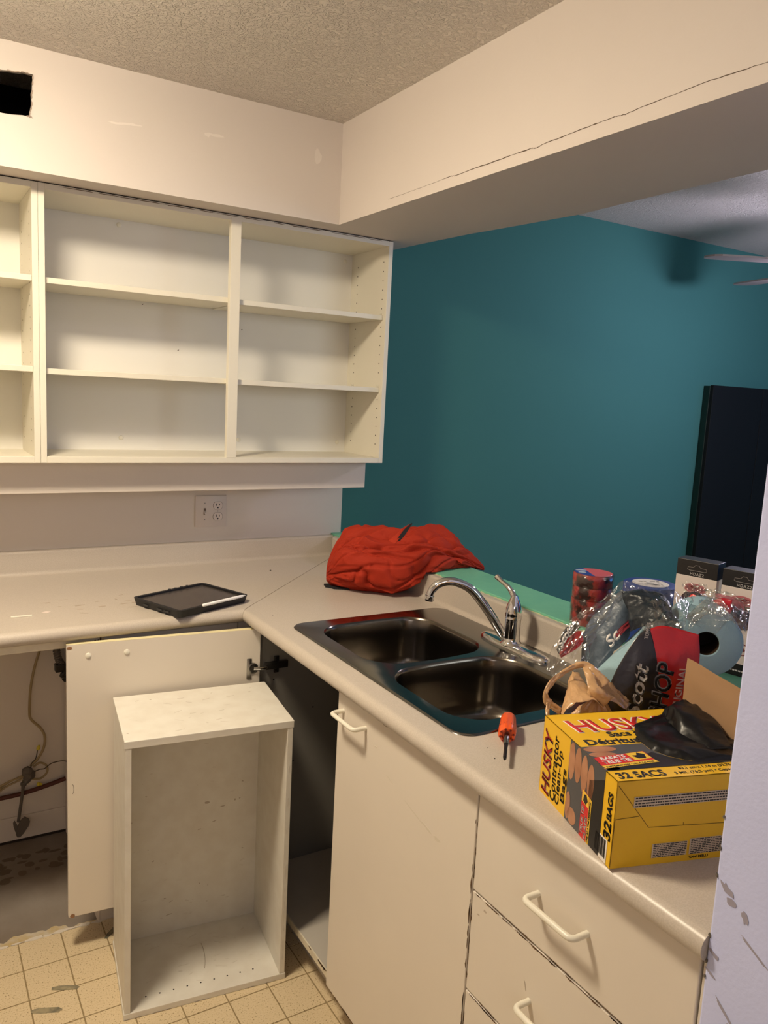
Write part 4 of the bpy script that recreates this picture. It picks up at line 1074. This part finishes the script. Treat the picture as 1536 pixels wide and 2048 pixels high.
def ltext(body, s, z, wd, ht, mt, bold, shear, off, d=.024):
    # reading direction tupd, glyph tops towards -la
    u_ = tupd; v_ = tlat
    if u_.cross(v_).dot(-aa) < 0: v_ = -v_
    return text(tp, body, lp_(s, z, d), u_, v_, wd, ht, mt, bold, shear, off=off)
ltext('Scott', -.136, 1.002, .100, .030, inkwhite, .022, .35, .0095, .027)
ltext('SHOP', -.0875, .999, .106, .037, mat('outline_grey', (.42, .40, .39), .5), .045, .2, .0095, .029)
ltext('SHOP', -.0897, 1.0012, .1015, .0325, inkblack, .006, .2, .0110, .029)
ltext('ORIGINAL', -.063, 1.006, .092, .0150, mat('faded_white_ink', (.70, .50, .48), .5), .02, 0, .0085, .030)
ltext('MULTI', -.046, 1.01, .030, .0070, inkwhite, .01, 0, .0085, .030)
text(tp, 'TOWELS', lp_(-.125, 1.142, .016), tupd, tlat, .03, .008, inkwhite, .02, off=.004)
# upper torn film: grey printed part, dark part, clear parts
def film_patch(nm, rows, mt, amp, seed, ridge=.002, bulge=0.0, th=.0003, nu=26, nv=26, freq=4):
    return obj(nm, patch(rows, nu, nv, amp, seed, bulge, freq, ridge, th), mt, tp, smooth=180)
film_patch('grey_printed_film', [[at(1163, 1338, 1.62), at(1168, 1270, 1.62), at(1195, 1225, 1.62), at(1245, 1180, 1.62)], [at(1185, 1345, 1.58), at(1205, 1290, 1.57), at(1228, 1245, 1.58), at(1262, 1190, 1.60)], [at(1192, 1352, 1.56), at(1228, 1305, 1.56), at(1262, 1268, 1.57), at(1272, 1222, 1.60)]], greyfilm, .006, 21, .004, .006)
film_patch('dark_printed_film', [[at(1243, 1184, 1.60), at(1283, 1180, 1.58), at(1318, 1186, 1.56), at(1342, 1206, 1.54)], [at(1254, 1218, 1.57), at(1290, 1208, 1.54), at(1325, 1214, 1.51), at(1345, 1226, 1.49)], [at(1258, 1266, 1.55), at(1285, 1254, 1.51), at(1316, 1248, 1.48), at(1345, 1246, 1.47)]], darkfilm, .007, 22, .005, .008)
film_patch('red_black_film_scrap', [[at(1113, 1300, 1.60), at(1128, 1262, 1.61), at(1148, 1245, 1.62), at(1156, 1240, 1.62)], [at(1118, 1308, 1.59), at(1136, 1278, 1.60), at(1152, 1262, 1.61), at(1161, 1256, 1.61)], ], mat('scrap_black_print', (.012, .010, .010), .3), .002, 31, .001)
film_patch('red_black_film_scrap', [[at(1118, 1308, 1.589), at(1136, 1278, 1.599), at(1152, 1264, 1.609), at(1162, 1262, 1.609)], [at(1122, 1316, 1.588), at(1146, 1303, 1.596), at(1162, 1290, 1.60), at(1168, 1281, 1.605)]], mat('scrap_red_print', (.50, .012, .012), .3), .002, 32, .001)
o = text(tp, 'Scott', at(1124, 1296, 1.585), (RT*.50+UP*.86), (-RT*.86+UP*.50), .050, .014, inkwhite, .03, .3, off=.002)
o = text(tp, 'Sc', at(1222, 1296, 1.545), (RT*.62+UP*.78)*1.0, (-RT*.78+UP*.62), .034, .022, inkwhite, .03, .3, off=.004)
film_patch('red_film_strip', [[at(1228, 1270, 1.56), at(1243, 1252, 1.57), at(1256, 1240, 1.58), at(1262, 1222, 1.59)], [at(1234, 1278, 1.555), at(1250, 1262, 1.56), at(1263, 1250, 1.575), at(1264, 1232, 1.58)]], mat('wine_red_print', (.20, .02, .03), .4), .002, 33, .001)
film_patch('clear_film', [[at(1092, 1340, 1.60), at(1108, 1292, 1.61), at(1150, 1232, 1.62), at(1195, 1206, 1.62), at(1247, 1162, 1.62)], [at(1108, 1352, 1.585), at(1128, 1318, 1.58), at(1166, 1260, 1.59), at(1210, 1222, 1.60), at(1256, 1176, 1.61)], [at(1130, 1352, 1.57), at(1172, 1330, 1.57), at(1188, 1280, 1.58), at(1225, 1240, 1.59), at(1262, 1200, 1.60)]], clear, .006, 41, .006, nu=44, nv=26, freq=7)
film_patch('clear_film', [[at(1246, 1164, 1.61), at(1300, 1168, 1.59), at(1345, 1182, 1.57), at(1380, 1208, 1.54)], [at(1270, 1220, 1.56), at(1310, 1210, 1.52), at(1345, 1222, 1.48), at(1375, 1238, 1.45)], [at(1290, 1270, 1.49), at(1320, 1255, 1.46), at(1345, 1255, 1.43), at(1368, 1262, 1.42)]], clear, .006, 42, .006, nu=40, nv=26, freq=6)
film_patch('clear_film', [[at(1363, 1166, 1.62), at(1400, 1172, 1.60), at(1450, 1188, 1.56), at(1500, 1205, 1.52)], [at(1368, 1195, 1.60), at(1405, 1195, 1.57), at(1450, 1208, 1.53), at(1500, 1225, 1.50)], [at(1372, 1230, 1.48), at(1410, 1218, 1.45), at(1450, 1228, 1.42), at(1496, 1246, 1.41)], [at(1378, 1262, 1.44), at(1415, 1230, 1.42), at(1462, 1244, 1.40), at(1488, 1274, 1.39)]], clear, .007, 43, .008, nu=50, nv=34, freq=8)
film_patch('red_printed_film', [[at(1374, 1196, 1.585), at(1386, 1188, 1.58), at(1394, 1196, 1.57), at(1402, 1204, 1.56)], [at(1378, 1213, 1.57), at(1390, 1214, 1.57), at(1400, 1213, 1.56), at(1410, 1216, 1.55)]], mat('bright_red_print', (.72, .02, .012), .3), .003, 34, .001, nu=14, nv=8)
film_patch('red_printed_film', [[at(1404, 1204, 1.555), at(1425, 1202, 1.54), at(1445, 1196, 1.53), at(1465, 1200, 1.52)], [at(1408, 1217, 1.55), at(1428, 1218, 1.53), at(1448, 1226, 1.51), at(1460, 1236, 1.50)]], mat('deep_red_print', (.45, .015, .03), .3), .004, 35, .003, nu=18, nv=10)
film_patch('red_printed_film', [[at(1428, 1186, 1.56), at(1450, 1190, 1.55), at(1470, 1198, 1.54), at(1488, 1212, 1.53)], [at(1432, 1196, 1.55), at(1452, 1200, 1.54), at(1472, 1214, 1.53), at(1490, 1232, 1.52)]], film('pale_red_film', (.50, .12, .16), .3, .55), .004, 36, .002, nu=18, nv=10)

# ------------------------------------------------------------------ tan plastic bag
pb = thing('shopping_bag', (.19, -1.765, .9155), 'crumpled tan plastic shopping bag with loop handles by the sink', 'bag')
bm = NB(); NU, NV = 34, 72; rings = []
base_c = Vector((.193, -1.790, 0))
for i in range(NU+1):
    t = i/NU; z = .9165 + t*.128
    ru = (.056*(1-.08*t) if t < .45 else .056*.964*(1-((t-.45)/.55)**1.6*.93))
    rv = ru*.60; ring = []
    c = base_c + RT*(.012*t - .002) + Vector((0, 0, 0))
    for j in range(NV):
        a = 2*PI*j/NV; q = Vector((math.cos(a)*1.6, math.sin(a)*1.6, t*2.2))
        pl = .13*(1-abs(noise.noise(q*1.5)))**4*1.2 + .16*noise.noise(q*.9) + (.08*t)*math.sin(a*9+3*noise.noise(q))
        d = 1+pl-.06
        p = c + Vector((RT.x, RT.y, 0)).normalized()*(math.cos(a)*ru*d) + Vector((FW.x, FW.y, 0)).normalized()*(math.sin(a)*rv*d)
        p.z = z + .006*noise.noise(q*2)*t
        ring.append(bm.verts.new(p))
    rings.append(ring)
for a_, b_ in zip(rings, rings[1:]):
    for j in range(NV): bm.faces.new((a_[j], a_[(j+1) % NV], b_[(j+1) % NV], b_[j]))
bm.faces.new(rings[0][::-1]); bm.faces.new(rings[-1])
obj('bag_body', bm, brownbag, pb, smooth=180)
def strap(name, pts, wds, seed, mt=brownbag):
    sp_ = smoothpath(pts, 8); n = len(sp_); bm = NB(); prev = None; rows = []
    for i, p in enumerate(sp_):
        t = i/(n-1); k = t*(len(wds)-1); a = min(int(k), len(wds)-2); wd = wds[a]+(wds[a+1]-wds[a])*(k-a)
        T_ = (sp_[min(i+1, n-1)]-sp_[max(i-1, 0)]).normalized(); side = T_.cross(FW).normalized(); row = []
        for j in range(7):
            s = (j/6-.5)*2; q = Vector((i*.22, j*.8, seed))
            row.append(bm.verts.new(p+side*(s*wd)-FW*(.30*wd*(1-s*s))+FW*.0035*noise.noise(q)+side*.001*noise.noise(q*2)))
        rows.append(row)
    for a_, b_ in zip(rows, rows[1:]):
        for j in range(6): bm.faces.new((a_[j], a_[j+1], b_[j+1], b_[j]))
    bmesh.ops.recalc_face_normals(bm, faces=bm.faces); bmesh.ops.solidify(bm, geom=bm.faces[:], thickness=.0004)
    return obj(name, bm, mt, pb, smooth=180)
D0 = 1.36
strap('bag_handle', [at(1122, 1424, D0), at(1096, 1404, D0), at(1092, 1384, D0), at(1108, 1360, D0+.01), at(1135, 1340, D0+.02), at(1165, 1329, D0+.02), at(1186, 1345, D0+.01), at(1205, 1372, D0)], [.006, .007, .004, .005, .004, .006, .010, .016], 3)
strap('bag_handle', [at(1168, 1332, D0+.02), at(1180, 1352, D0), at(1190, 1380, D0-.02), at(1215, 1405, D0-.02)], [.003, .008, .010, .012], 5)
film_patch.__defaults__
bm = patch([[at(1126, 1412, 1.37), at(1142, 1352, 1.40), at(1162, 1350, 1.41), at(1172, 1380, 1.39)], [at(1122, 1432, 1.33), at(1150, 1410, 1.33), at(1185, 1402, 1.33), at(1210, 1420, 1.33)]], 24, 14, .004, 51, ridge=.004, bulge=.004, freq=5, th=.0004)
obj('bag_fold', bm, brownbag, pb, smooth=180)
bm = patch([[at(1180, 1338, 1.40), at(1205, 1355, 1.40), at(1235, 1380, 1.40), at(1256, 1402, 1.40)], [at(1172, 1392, 1.34), at(1200, 1398, 1.34), at(1225, 1405, 1.35), at(1254, 1420, 1.36)]], 24, 14, .003, 52, ridge=.004, bulge=.006, freq=5, th=.0004)
obj('bag_fold', bm, brownbag, pb, smooth=180)
strap('bag_ribbon', [at(1097, 1405, D0-.005), at(1095, 1425, D0-.02), at(1098, 1440, D0-.03)], [.004, .0035, .003], 9)

# ------------------------------------------------------------------ tapes on the cap
rt = thing('red_tape_stack', (.650, -1.335, 1.0), 'shrink-wrapped stack of red tape rolls on the green cap', 'tape')
tc_ = Vector((.652, -1.335, 1.0005)); rr_ = .049; hh_ = .0325
for k in range(4):
    bm = NB(); lathe(bm, [(.036, 0), (rr_-.001, 0), (rr_, .0012), (rr_, hh_-.0016), (rr_-.001, hh_-.0004), (.036, hh_-.0004)], tc_+Vector((.0008*(-1)**k, 0, k*hh_)), seg=48)
    obj('tape_roll', bm, redtape, rt, smooth=40)
TZ = tc_.z+4*hh_
bm = NB(); lathe(bm, [(rr_-.0015, 0), (rr_-.0015, .0006)], (tc_.x, tc_.y, TZ), seg=40); lb = obj('top_label', bm, pinkprint, rt)
bm = NB()
lu = Vector((RT.x, RT.y, 0)).normalized(); lv_ = Vector((-lu.y, lu.x, 0))
tcp = Vector((tc_.x, tc_.y, TZ+.0006))
sheet(bm, [tcp + lu*math.cos(a)*.0475 + lv_*math.sin(a)*.0475 for a in [math.radians(x) for x in range(110, 261, 10)]], Z3, .0003)
obj('blue_label_part', bm, blueprint, rt)
bm = NB(); blot(bm, tcp-lu*.028+lv_*.018+Z3*.0003, lu, lv_, .014, .006, Z3, 12, .05, .0003, .0003); blot(bm, tcp-lu*.030-lv_*.006+Z3*.0003, lu, lv_, .010, .008, Z3, 12, .05, .0003, .0003); obj('white_label_part', bm, mat('pale_blue_print', (.45, .52, .62), .4), rt)
bm = NB(); lathe(bm, [(rr_+.001, .002), (rr_+.0025, .03), (rr_+.001, .064), (rr_+.003, .068), (rr_+.0012, .10), (rr_+.0025, .112), (rr_+.0012, TZ-tc_.z+.001), (rr_-.004, TZ-tc_.z+.0022)], tc_, seg=64, cap=False)
for v in bm.verts:
    q = v.co*60; d = (v.co-tc_); d.z = 0; v.co += d.normalized()*.0014*abs(noise.noise(q))
obj('shrink_wrap', bm, clear, rt, smooth=180)
for k in range(3):
    zz = 1.0005+k*.0462
    p = (.672+.001*k, -1.493-.001*k, zz)
    bm = NB(); lathe(bm, [(.0385, 0), (.060, 0), (.0615, .001), (.0615, .0448), (.060, .0458), (.0385, .0458), (.0385, 0)], p, seg=64, cap=False)
    o = thing('masking_tape', p, ('top', 'middle', 'bottom')[2-k] + ' roll in the blue masking tape stack on the green cap', 'tape', 'blue masking tape rolls')
    obj('tape_band', bm, bluetape, o, smooth=40)
    bm = NB(); lathe(bm, [(.0365, .0005), (.0383, .0005), (.0383, .0455), (.0365, .0455), (.0365, .0005)], p, seg=48, cap=False); obj('tape_core', bm, corebrown, o, smooth=40)
    if k == 2:
        bm = NB(); lathe(bm, [(.042, .0459), (.042, .0465)], p, seg=48); lbx = obj('round_label', bm, inkwhite, o)
        bm = NB()
        for s_, z_, wd, ht in ((-.024, .012, .009, .004), (-.012, .013, .006, .003), (.004, .016, .012, .002), (.019, .013, .006, .004), (-.010, -.002, .018, .004), (.014, -.010, .010, .003), (-.018, -.018, .012, .003), (.000, -.020, .010, .004)):
            c_ = Vector(p)+Z3*.0466+lu*s_+lv_*z_; sheet(bm, [c_, c_+lu*wd, c_+lu*wd+lv_*ht, c_+lv_*ht], Z3)
        obj('label_marks', bm, inkblack, o)['kind'] = 'stuff'

# ------------------------------------------------------------------ boxed lights
def light_box(A, Bp, label, idx):
    A = Vector(A); Bp = Vector(Bp); u_ = (Bp-A); wd = u_.length; u_.normalize(); n_ = Vector((u_.y, -u_.x, 0))
    if n_.dot(FW) > 0: n_ = -n_
    H = .222; D = .045; t = thing('light_package', tuple((A+Bp)/2 - n_*D/2), label, 'box', 'boxed lights on the green cap')
    bm = NB(); obx(bm, A, u_*wd, -n_*D, (0, 0, H-.036), .0008); obj('white_box', bm, paperwhite, t)
    bm = NB(); obx(bm, A+Vector((0, 0, H-.036)), u_*wd, -n_*D, (0, 0, .0362), .0008); blk = obj('black_top', bm, boxblack, t)
    bm = NB(); obx(bm, A+n_*.0004+Vector((0, 0, .0)), u_*wd, -n_*.0005, (0, 0, .026)); obj('black_base_print', bm, boxblack, t)
    P = lambda s, z: A + u_*s + Vector((0, 0, z)) + n_*.0004
    # hang hole
    pts = [(wd*.5-.020, H-.016), (wd*.5-.008, H-.0155), (wd*.5-.004, H-.0105), (wd*.5+.004, H-.0105), (wd*.5+.008, H-.0155), (wd*.5+.020, H-.016), (wd*.5+.021, H-.021), (wd*.5+.016, H-.023), (wd*.5-.016, H-.023), (wd*.5-.021, H-.021)]
    bm = NB(); tube(bm, [P(*p) for p in pts], .0005, 6, closed=True); obj('hang_slot_edge', bm, mat('slot_edge', (.25, .22, .2), .5), t)
    text(t, 'HDAZ2', P(wd*.5-.014, H-.033), u_, Z3, .030, .006, inkwhite, .0, off=.0004, spacing=1.1)
    bm = NB()
    c = P(wd*.5, H-.060); sheet(bm, [c+u_*math.cos(a)*.023+Z3*math.sin(a)*.009 for a in [2*PI*k/24 for k in range(24)]], n_); sheet(bm, [c-Z3*.004+u_*math.cos(a)*.023+Z3*math.sin(a)*.009 for a in [2*PI*k/24 for k in range(24)]], n_)
    obj('lamp_picture', bm, mat('pink_ring_print', (.52, .16, .17), .4), t)
    bm = NB(); sheet(bm, [c+Z3*.001+u_*math.cos(a)*.010+Z3*math.sin(a)*.0035 for a in [2*PI*k/20 for k in range(20)]], n_, .0004, .0004); obj('lamp_picture_centre', bm, mat('dark_red_print', (.16, .01, .01), .4), t)
    c2_ = P(wd*.62, .058); bm = NB(); tube(bm, [c2_+u_*math.cos(a)*.012+Z3*math.sin(a)*.012 for a in [2*PI*k/20 for k in range(20)]], .0012, 6, closed=True); blot(bm, c2_, u_, Z3, .006, .004, n_); obj('round_emblem', bm, mat('grey_red_emblem', (.22, .06, .06), .4), t)
    c3_ = P(wd*.5, .125); bm = NB(); blot(bm, c3_, u_, Z3, .03, .028, n_, 20, .1); obj('lower_lamp_picture', bm, mat('dark_lamp_print', (.05, .02, .025), .4), t)
    bm = NB()
    for k in range(5): q0 = P(wd*.40+.006*k, .010); sheet(bm, [q0, q0+u_*.0045, q0+u_*.0045+Z3*.003, q0+Z3*.003], n_, .0002, .0004)
    obj('base_marks', bm, inkwhite, t)['kind'] = 'stuff'
    return t
light_box((.640, -1.590, 1.0005), (.665, -1.676, 1.0005), 'nearer-to-sink white box with black top on the green cap', 0)
light_box((.645, -1.702, 1.0005), (.668, -1.790, 1.0005), 'white box with black top half hidden by the cool-tinted wall end', 1)
bm = NB(); obx(bm, (.700, -1.668, 1.0005), (.0012, -.014, 0), (.010, 0, 0), (0, 0, .213), .002)
o = obj('blue_sleeve', bm, mat('blue_sleeve_film', (.03, .06, .26), .3, coat=.5), org=(.70, -1.675, 1.0005)); tag(o, 'slim blue plastic sleeve standing between the two white boxes', 'sleeve')

# ------------------------------------------------------------------ loose carcass on the floor
FLc = Vector((-0.412, -0.953, 0)); FRc = Vector((-0.004, -1.001, 0)); uu = (FRc-FLc); W = uu.length; uu.normalize(); vv = Vector((.125, .992, 0)).normalized(); Dp = .284; Hh = .722; bt_ = .0165
lc = thing('loose_cabinet_box', tuple((FLc+FRc)/2+vv*.14), 'worn white open cabinet box standing on the floor before the open door', 'cabinet')
def lb_(s, d, z): return FLc + uu*s + vv*d + Z3*z
def lbx_(name, s0, s1, d0, d1, z0, z1, mt, bev=.0012):
    bm = NB(); obx(bm, lb_(s0, d0, z0), uu*(s1-s0), vv*(d1-d0), (0, 0, z1-z0), bev); return obj(name, bm, mt, lc)
lbx_('top_panel', 0, W, 0, Dp, Hh-bt_-.002, Hh, carcass_mat); lbx_('bottom_panel', 0, W, 0, Dp, 0.0003, bt_, carcass_mat)
lbx_('side_panel', .002, bt_, .0008, Dp-.001, bt_+.0002, Hh-bt_-.0022, carcass_mat); sr = lbx_('side_panel', W-bt_, W-.002, .0008, Dp-.001, bt_+.0002, Hh-bt_-.0022, carcass_mat)
lbx_('back_panel', bt_+.0002, W-bt_-.0002, Dp-.016, Dp-.008, bt_+.0002, Hh-bt_-.0022, carcass_mat, 0)
bm = NB()
for k in range(9):
    lathe(bm, [(.0022, 0), (.0022, .0005)], lb_(.058+k*.0345, .043, bt_), (0, 0, 1), 8)
obj('peg_holes', bm, inkblack, lc)['kind'] = 'stuff'
bm = NB(); bmd = NB()
for k in range(60):
    z = .06+random.random()**1.4*.58; s = .05+random.random()*.31; l = .0015+random.random()**2*.009
    a = vary(0, .5)+.0
    blot(bm if k % 4 else bmd, lb_(s, Dp-.016, z), uu+Z3*a, Z3-uu*a, l, .0008+random.random()*.0016, -vv, 8, .4, .0001, .0001)
for s, z, l, h in ((.25, .39, .008, .0035), (.33, .385, .0028, .0028), (.343, .387, .0022, .002), (.045, .365, .004, .003), (.22, .645, .012, .0012)): blot(bmd, lb_(s, Dp-.016, z), uu, Z3, l, h, -vv, 9, .2, .0002, .0001)
for k in range(30): blot(bm, lb_(.05+random.random()*.31, .05+random.random()*.19, bt_), uu+vv*vary(0, .5), vv, .003+random.random()*.012, .0008+random.random()*.001, Z3, 8, .4, .0001, .0001)
tube(bmd, [lb_(.225-.02*t*t+.01*t, .19-.10*t, bt_+.0003) for t in [k/8 for k in range(9)]], .0009, 5)
for k in range(22): blot(bm, lb_(.02+random.random()*.37, .02+random.random()*.24, Hh), uu+vv*vary(0, .9), vv, .002+random.random()*.012, .0006+random.random()*.001, Z3, 8, .4, .0001, .0001)
for k in range(14): blot(bm, lb_(W-.0095, .0008, .05+random.random()*.62), Z3, uu, .004+random.random()*.015, .002, -vv, 8, .4, .0001, .0001)
for s, d in ((.012, .045), (.35, .22), (.09, .24)): blot(bmd, lb_(s, d, Hh), uu, vv, .003, .0015, Z3, 7)
obj('scratches', bm, mat('faint_scratch', (0.665, .625, .55), .7), lc)['kind'] = 'stuff'; obj('dark_scratches', bmd, mat('dark_scratch', (.46, .40, .33), .7), lc)['kind'] = 'stuff'
bm = NB(); chips(bm, lb_(.0, -.0002, .0015), lb_(W, -.0002, .0015), Z3, -vv, .002, 12, .02); obj('worn_edge', bm, dirt, lc)

# ------------------------------------------------------------------ wiring in the empty bay
def spiral(bm, pts, r, pitch):
    sp_ = smoothpath(pts, 14); return tube(bm, sp_, [r*(1+.13*math.sin(i*2.1)) for i in range(len(sp_))], 12)
o = obj('flexible_conduit', spiral(NB(), [(-.415, -.030, .70), (-.418, -.032, .66), (-.412, -.034, .625), (-.400, -.036, .605), (-.392, -.038, .598)], .0115, 1), conduit, org=(-.41, -.03, .6), smooth=60); tag(o, 'grey flexible metal conduit curling down under the counter', 'conduit')
tube_pts = [(-.400, -.036, .60), (-.395, -.05, .585), (-.405, -.05, .575), (-.392, -.05, .565), (-.40, -.05, .555)]
bm = NB(); tube(bm, smoothpath(tube_pts, 5), .008, 8); bx(bm, (-.425, -.05, .585), (-.392, -.02, .612), .004); obj('conduit_clamp', bm, blackmetal, o)
cb = thing('power_cable', (-.50, -.03, .2), 'old tan cable looping down the bare wall to a taped splice', 'cable')
obj('sheath', tube(NB(), smoothpath([(-.450, -.02, .72), (-.462, -.022, .68), (-.485, -.03, .61), (-.498, -.03, .54), (-.503, -.03, .46), (-.498, -.03, .43), (-.47, -.03, .395), (-.458, -.035, .365), (-.462, -.04, .33), (-.48, -.04, .295), (-.505, -.045, .275)], 8), .0042, 8), cablemat, cb, smooth=60)
obj('loop', tube(NB(), smoothpath([(-.495, -.04, .268), (-.475, -.04, .278), (-.455, -.04, .265), (-.453, -.04, .24), (-.475, -.04, .222), (-.51, -.045, .232), (-.53, -.05, .228)], 8), .0036, 8), cablemat, cb, smooth=60)
for a_, b_ in (((-.525, -.05, .25), (-.62, -.05, .205)), ((-.53, -.055, .24), (-.63, -.05, .19)), ((-.52, -.05, .245), (-.62, -.06, .222))):
    A_ = Vector(a_); B_ = Vector(b_); obj('loose_wire', tube(NB(), smoothpath([A_, (A_+B_)/2+Vector((0, 0, .006)), B_, B_+Vector((-.1, 0, -.02))], 5), .0032, 8), cablemat, cb, smooth=60)
bm = NB()
for c, r, s in (((-.515, -.055, .262), .017, 1), ((-.505, -.055, .25), .015, 2), ((-.517, -.055, .235), .014, 3), ((-.528, -.055, .222), .010, 4)):
    rr0 = bmesh.ops.create_icosphere(bm, subdivisions=2, radius=r, matrix=Matrix.Translation(c))
    for v in rr0['verts']: v.co += (v.co-Vector(c))*.5*noise.noise(v.co*70)
obj('taped_splice', bm, putty, cb)
obj('wire', tube(NB(), smoothpath([(-.505, -.06, .272), (-.503, -.06, .29), (-.490, -.06, .305), (-.484, -.06, .332)], 5), .0016, 6), twine, cb)
obj('wire', tube(NB(), smoothpath([(-.50, -.055, .256), (-.478, -.055, .262), (-.462, -.055, .262), (-.44, -.055, .276), (-.41, -.055, .278), (-.39, -.055, .272)], 5), .0016, 6), twine, cb)
for p, d in (((-.483, -.06, .334), (.3, 0, 1)), ((-.487, -.06, .215), (1, 0, -.3))): obj('wire_nut', lathe(NB(), [(.0045, 0), (.0065, .004), (.0045, .013), (.003, .016)], p, d, 10), connector, cb)
bm = NB(); tube(bm, smoothpath([(-.528, -.06, .222), (-.533, -.06, .18), (-.540, -.06, .13), (-.545, -.06, .095)], 5), [.006, .006]+[.005]*14, 8)
blot(bm, (-.533, -.062, .078), (.5, 0, 1), (1, 0, -.5), .034, .017, (0, -1, 0), 14, .12, .006); blot(bm, (-.552, -.06, .075), (-.3, 0, 1), (1, 0, .3), .030, .006, (0, -1, 0), 10, .2, .004)
obj('tape_tail', bm, putty, cb)
o = obj('rubber_hose', tube(NB(), smoothpath([(-.80, -.018, .160), (-.598, -.018, .167), (-.53, -.018, .170), (-.46, -.018, .180), (-.391, -.018, .194)], 6), .0075, 10), copperhose, org=(-.5, -.06, .16), smooth=60); tag(o, 'dark red-brown hose running across the bare wall under the counter', 'hose')
bm = NB()
for p in ((-.595, .545, .004), (-.60, .12, .003)): blot(bm, (p[0], -.0005, p[1]), (1, 0, 0), (0, 0, 1), .006, .003, (0, -1, 0))
obj('wall_smudge', bm, scuffdark, wb)
bm = NB(); bx(bm, (-1.2, -.0105, -.004), (-.386, -.0082, .004)); obj('dark_base_gap', bm, darkgap, wb)

# ------------------------------------------------------------------ dining room beyond
bc = thing('tall_black_cabinet', (3.25, -.02, 0), 'tall black cabinet standing against the teal dining wall', 'cabinet')
box('carcass', (2.746, -0.040, 0.0), (3.60, -0.002, 1.678), mat('reflected_green_black', (.003, .016, .011), .4), bc, bev=.002)  # teal wall's reflection put into the black side's colour
box('door', (2.748, -0.060, 0.06), (3.168, -0.0405, 1.682), blackcab, bc, bev=.002); box('door', (3.172, -0.060, 0.06), (3.60, -0.0405, 1.682), blackcab, bc, bev=.002)

fan = thing('ceiling_fan', (2.33, -.99, ZC), 'ceiling fan with pale blades by the teal wall, mostly out of frame', 'fan')
HCn = Vector((2.33, -.99, 0)); FZ = 2.118
obj('mount', lathe(NB(), [(.065, 0), (.06, -.04), (.016, -.055), (.016, -.14), (.09, -.16), (.11, -.19), (.11, -.25), (.085, -.28)], (2.33, -.99, ZC-.001), seg=32), fanwhite, fan, smooth=50)
a0 = math.atan2(-.698+.99, 1.773-2.33)
for k in range(5):
    a = a0 + k*2*PI/5; d = Vector((math.cos(a), math.sin(a), 0)); s = Vector((-d.y, d.x, 0)); bm = NB(); tilt = -.07
    pts = []
    for (r, wd) in ((.16, .045), (.30, .058), (.50, .066), (.60, .062), (.622, .045), (.631, .02)): pts.append((r, wd))
    L_ = [(r, wd) for r, wd in pts] + [(r, -wd) for r, wd in reversed(pts)]
    va = [bm.verts.new(HCn + d*r + s*wd + Z3*(FZ + wd*tilt)) for r, wd in L_]; vb_ = [bm.verts.new(HCn + d*r + s*wd + Z3*(FZ + .007 + wd*tilt)) for r, wd in L_]
    bm.faces.new(va[::-1]); bm.faces.new(vb_)
    for i in range(len(L_)): bm.faces.new((va[i], va[(i+1) % len(L_)], vb_[(i+1) % len(L_)], vb_[i]))
    obj('blade', bm, fanwhite, fan)
    bm = NB(); obx(bm, HCn+d*.10-s*.012+Z3*(FZ+.008), d*.12, s*.024, (0, 0, .004)); obj('blade_arm', bm, nickel, fan)
obj('lamp_bowl', lathe(NB(), [(.03, .03), (.055, 0), (.062, -.02), (.055, -.045), (.03, -.062), (.004, -.068)], (2.33, -.99, 2.065), seg=32), fanbowl, fan, smooth=60)

dl = thing('ceiling_light', (-.85, -1.2, ZC), 'round warm dome light on the kitchen ceiling, above the frame', 'ceiling light')
obj('base', lathe(NB(), [(.162, 0), (.162, -.02), (.158, -.025)], (-.85, -1.2, ZC-.0005), seg=36), whiteplastic, dl, smooth=50)
obj('dome', lathe(NB(), [(.150, 0), (.156, -.012), (.146, -.034), (.11, -.052), (.06, -.062), (.01, -.065)], (-.85, -1.2, ZC-.027), seg=36), domeglass, dl, smooth=60)
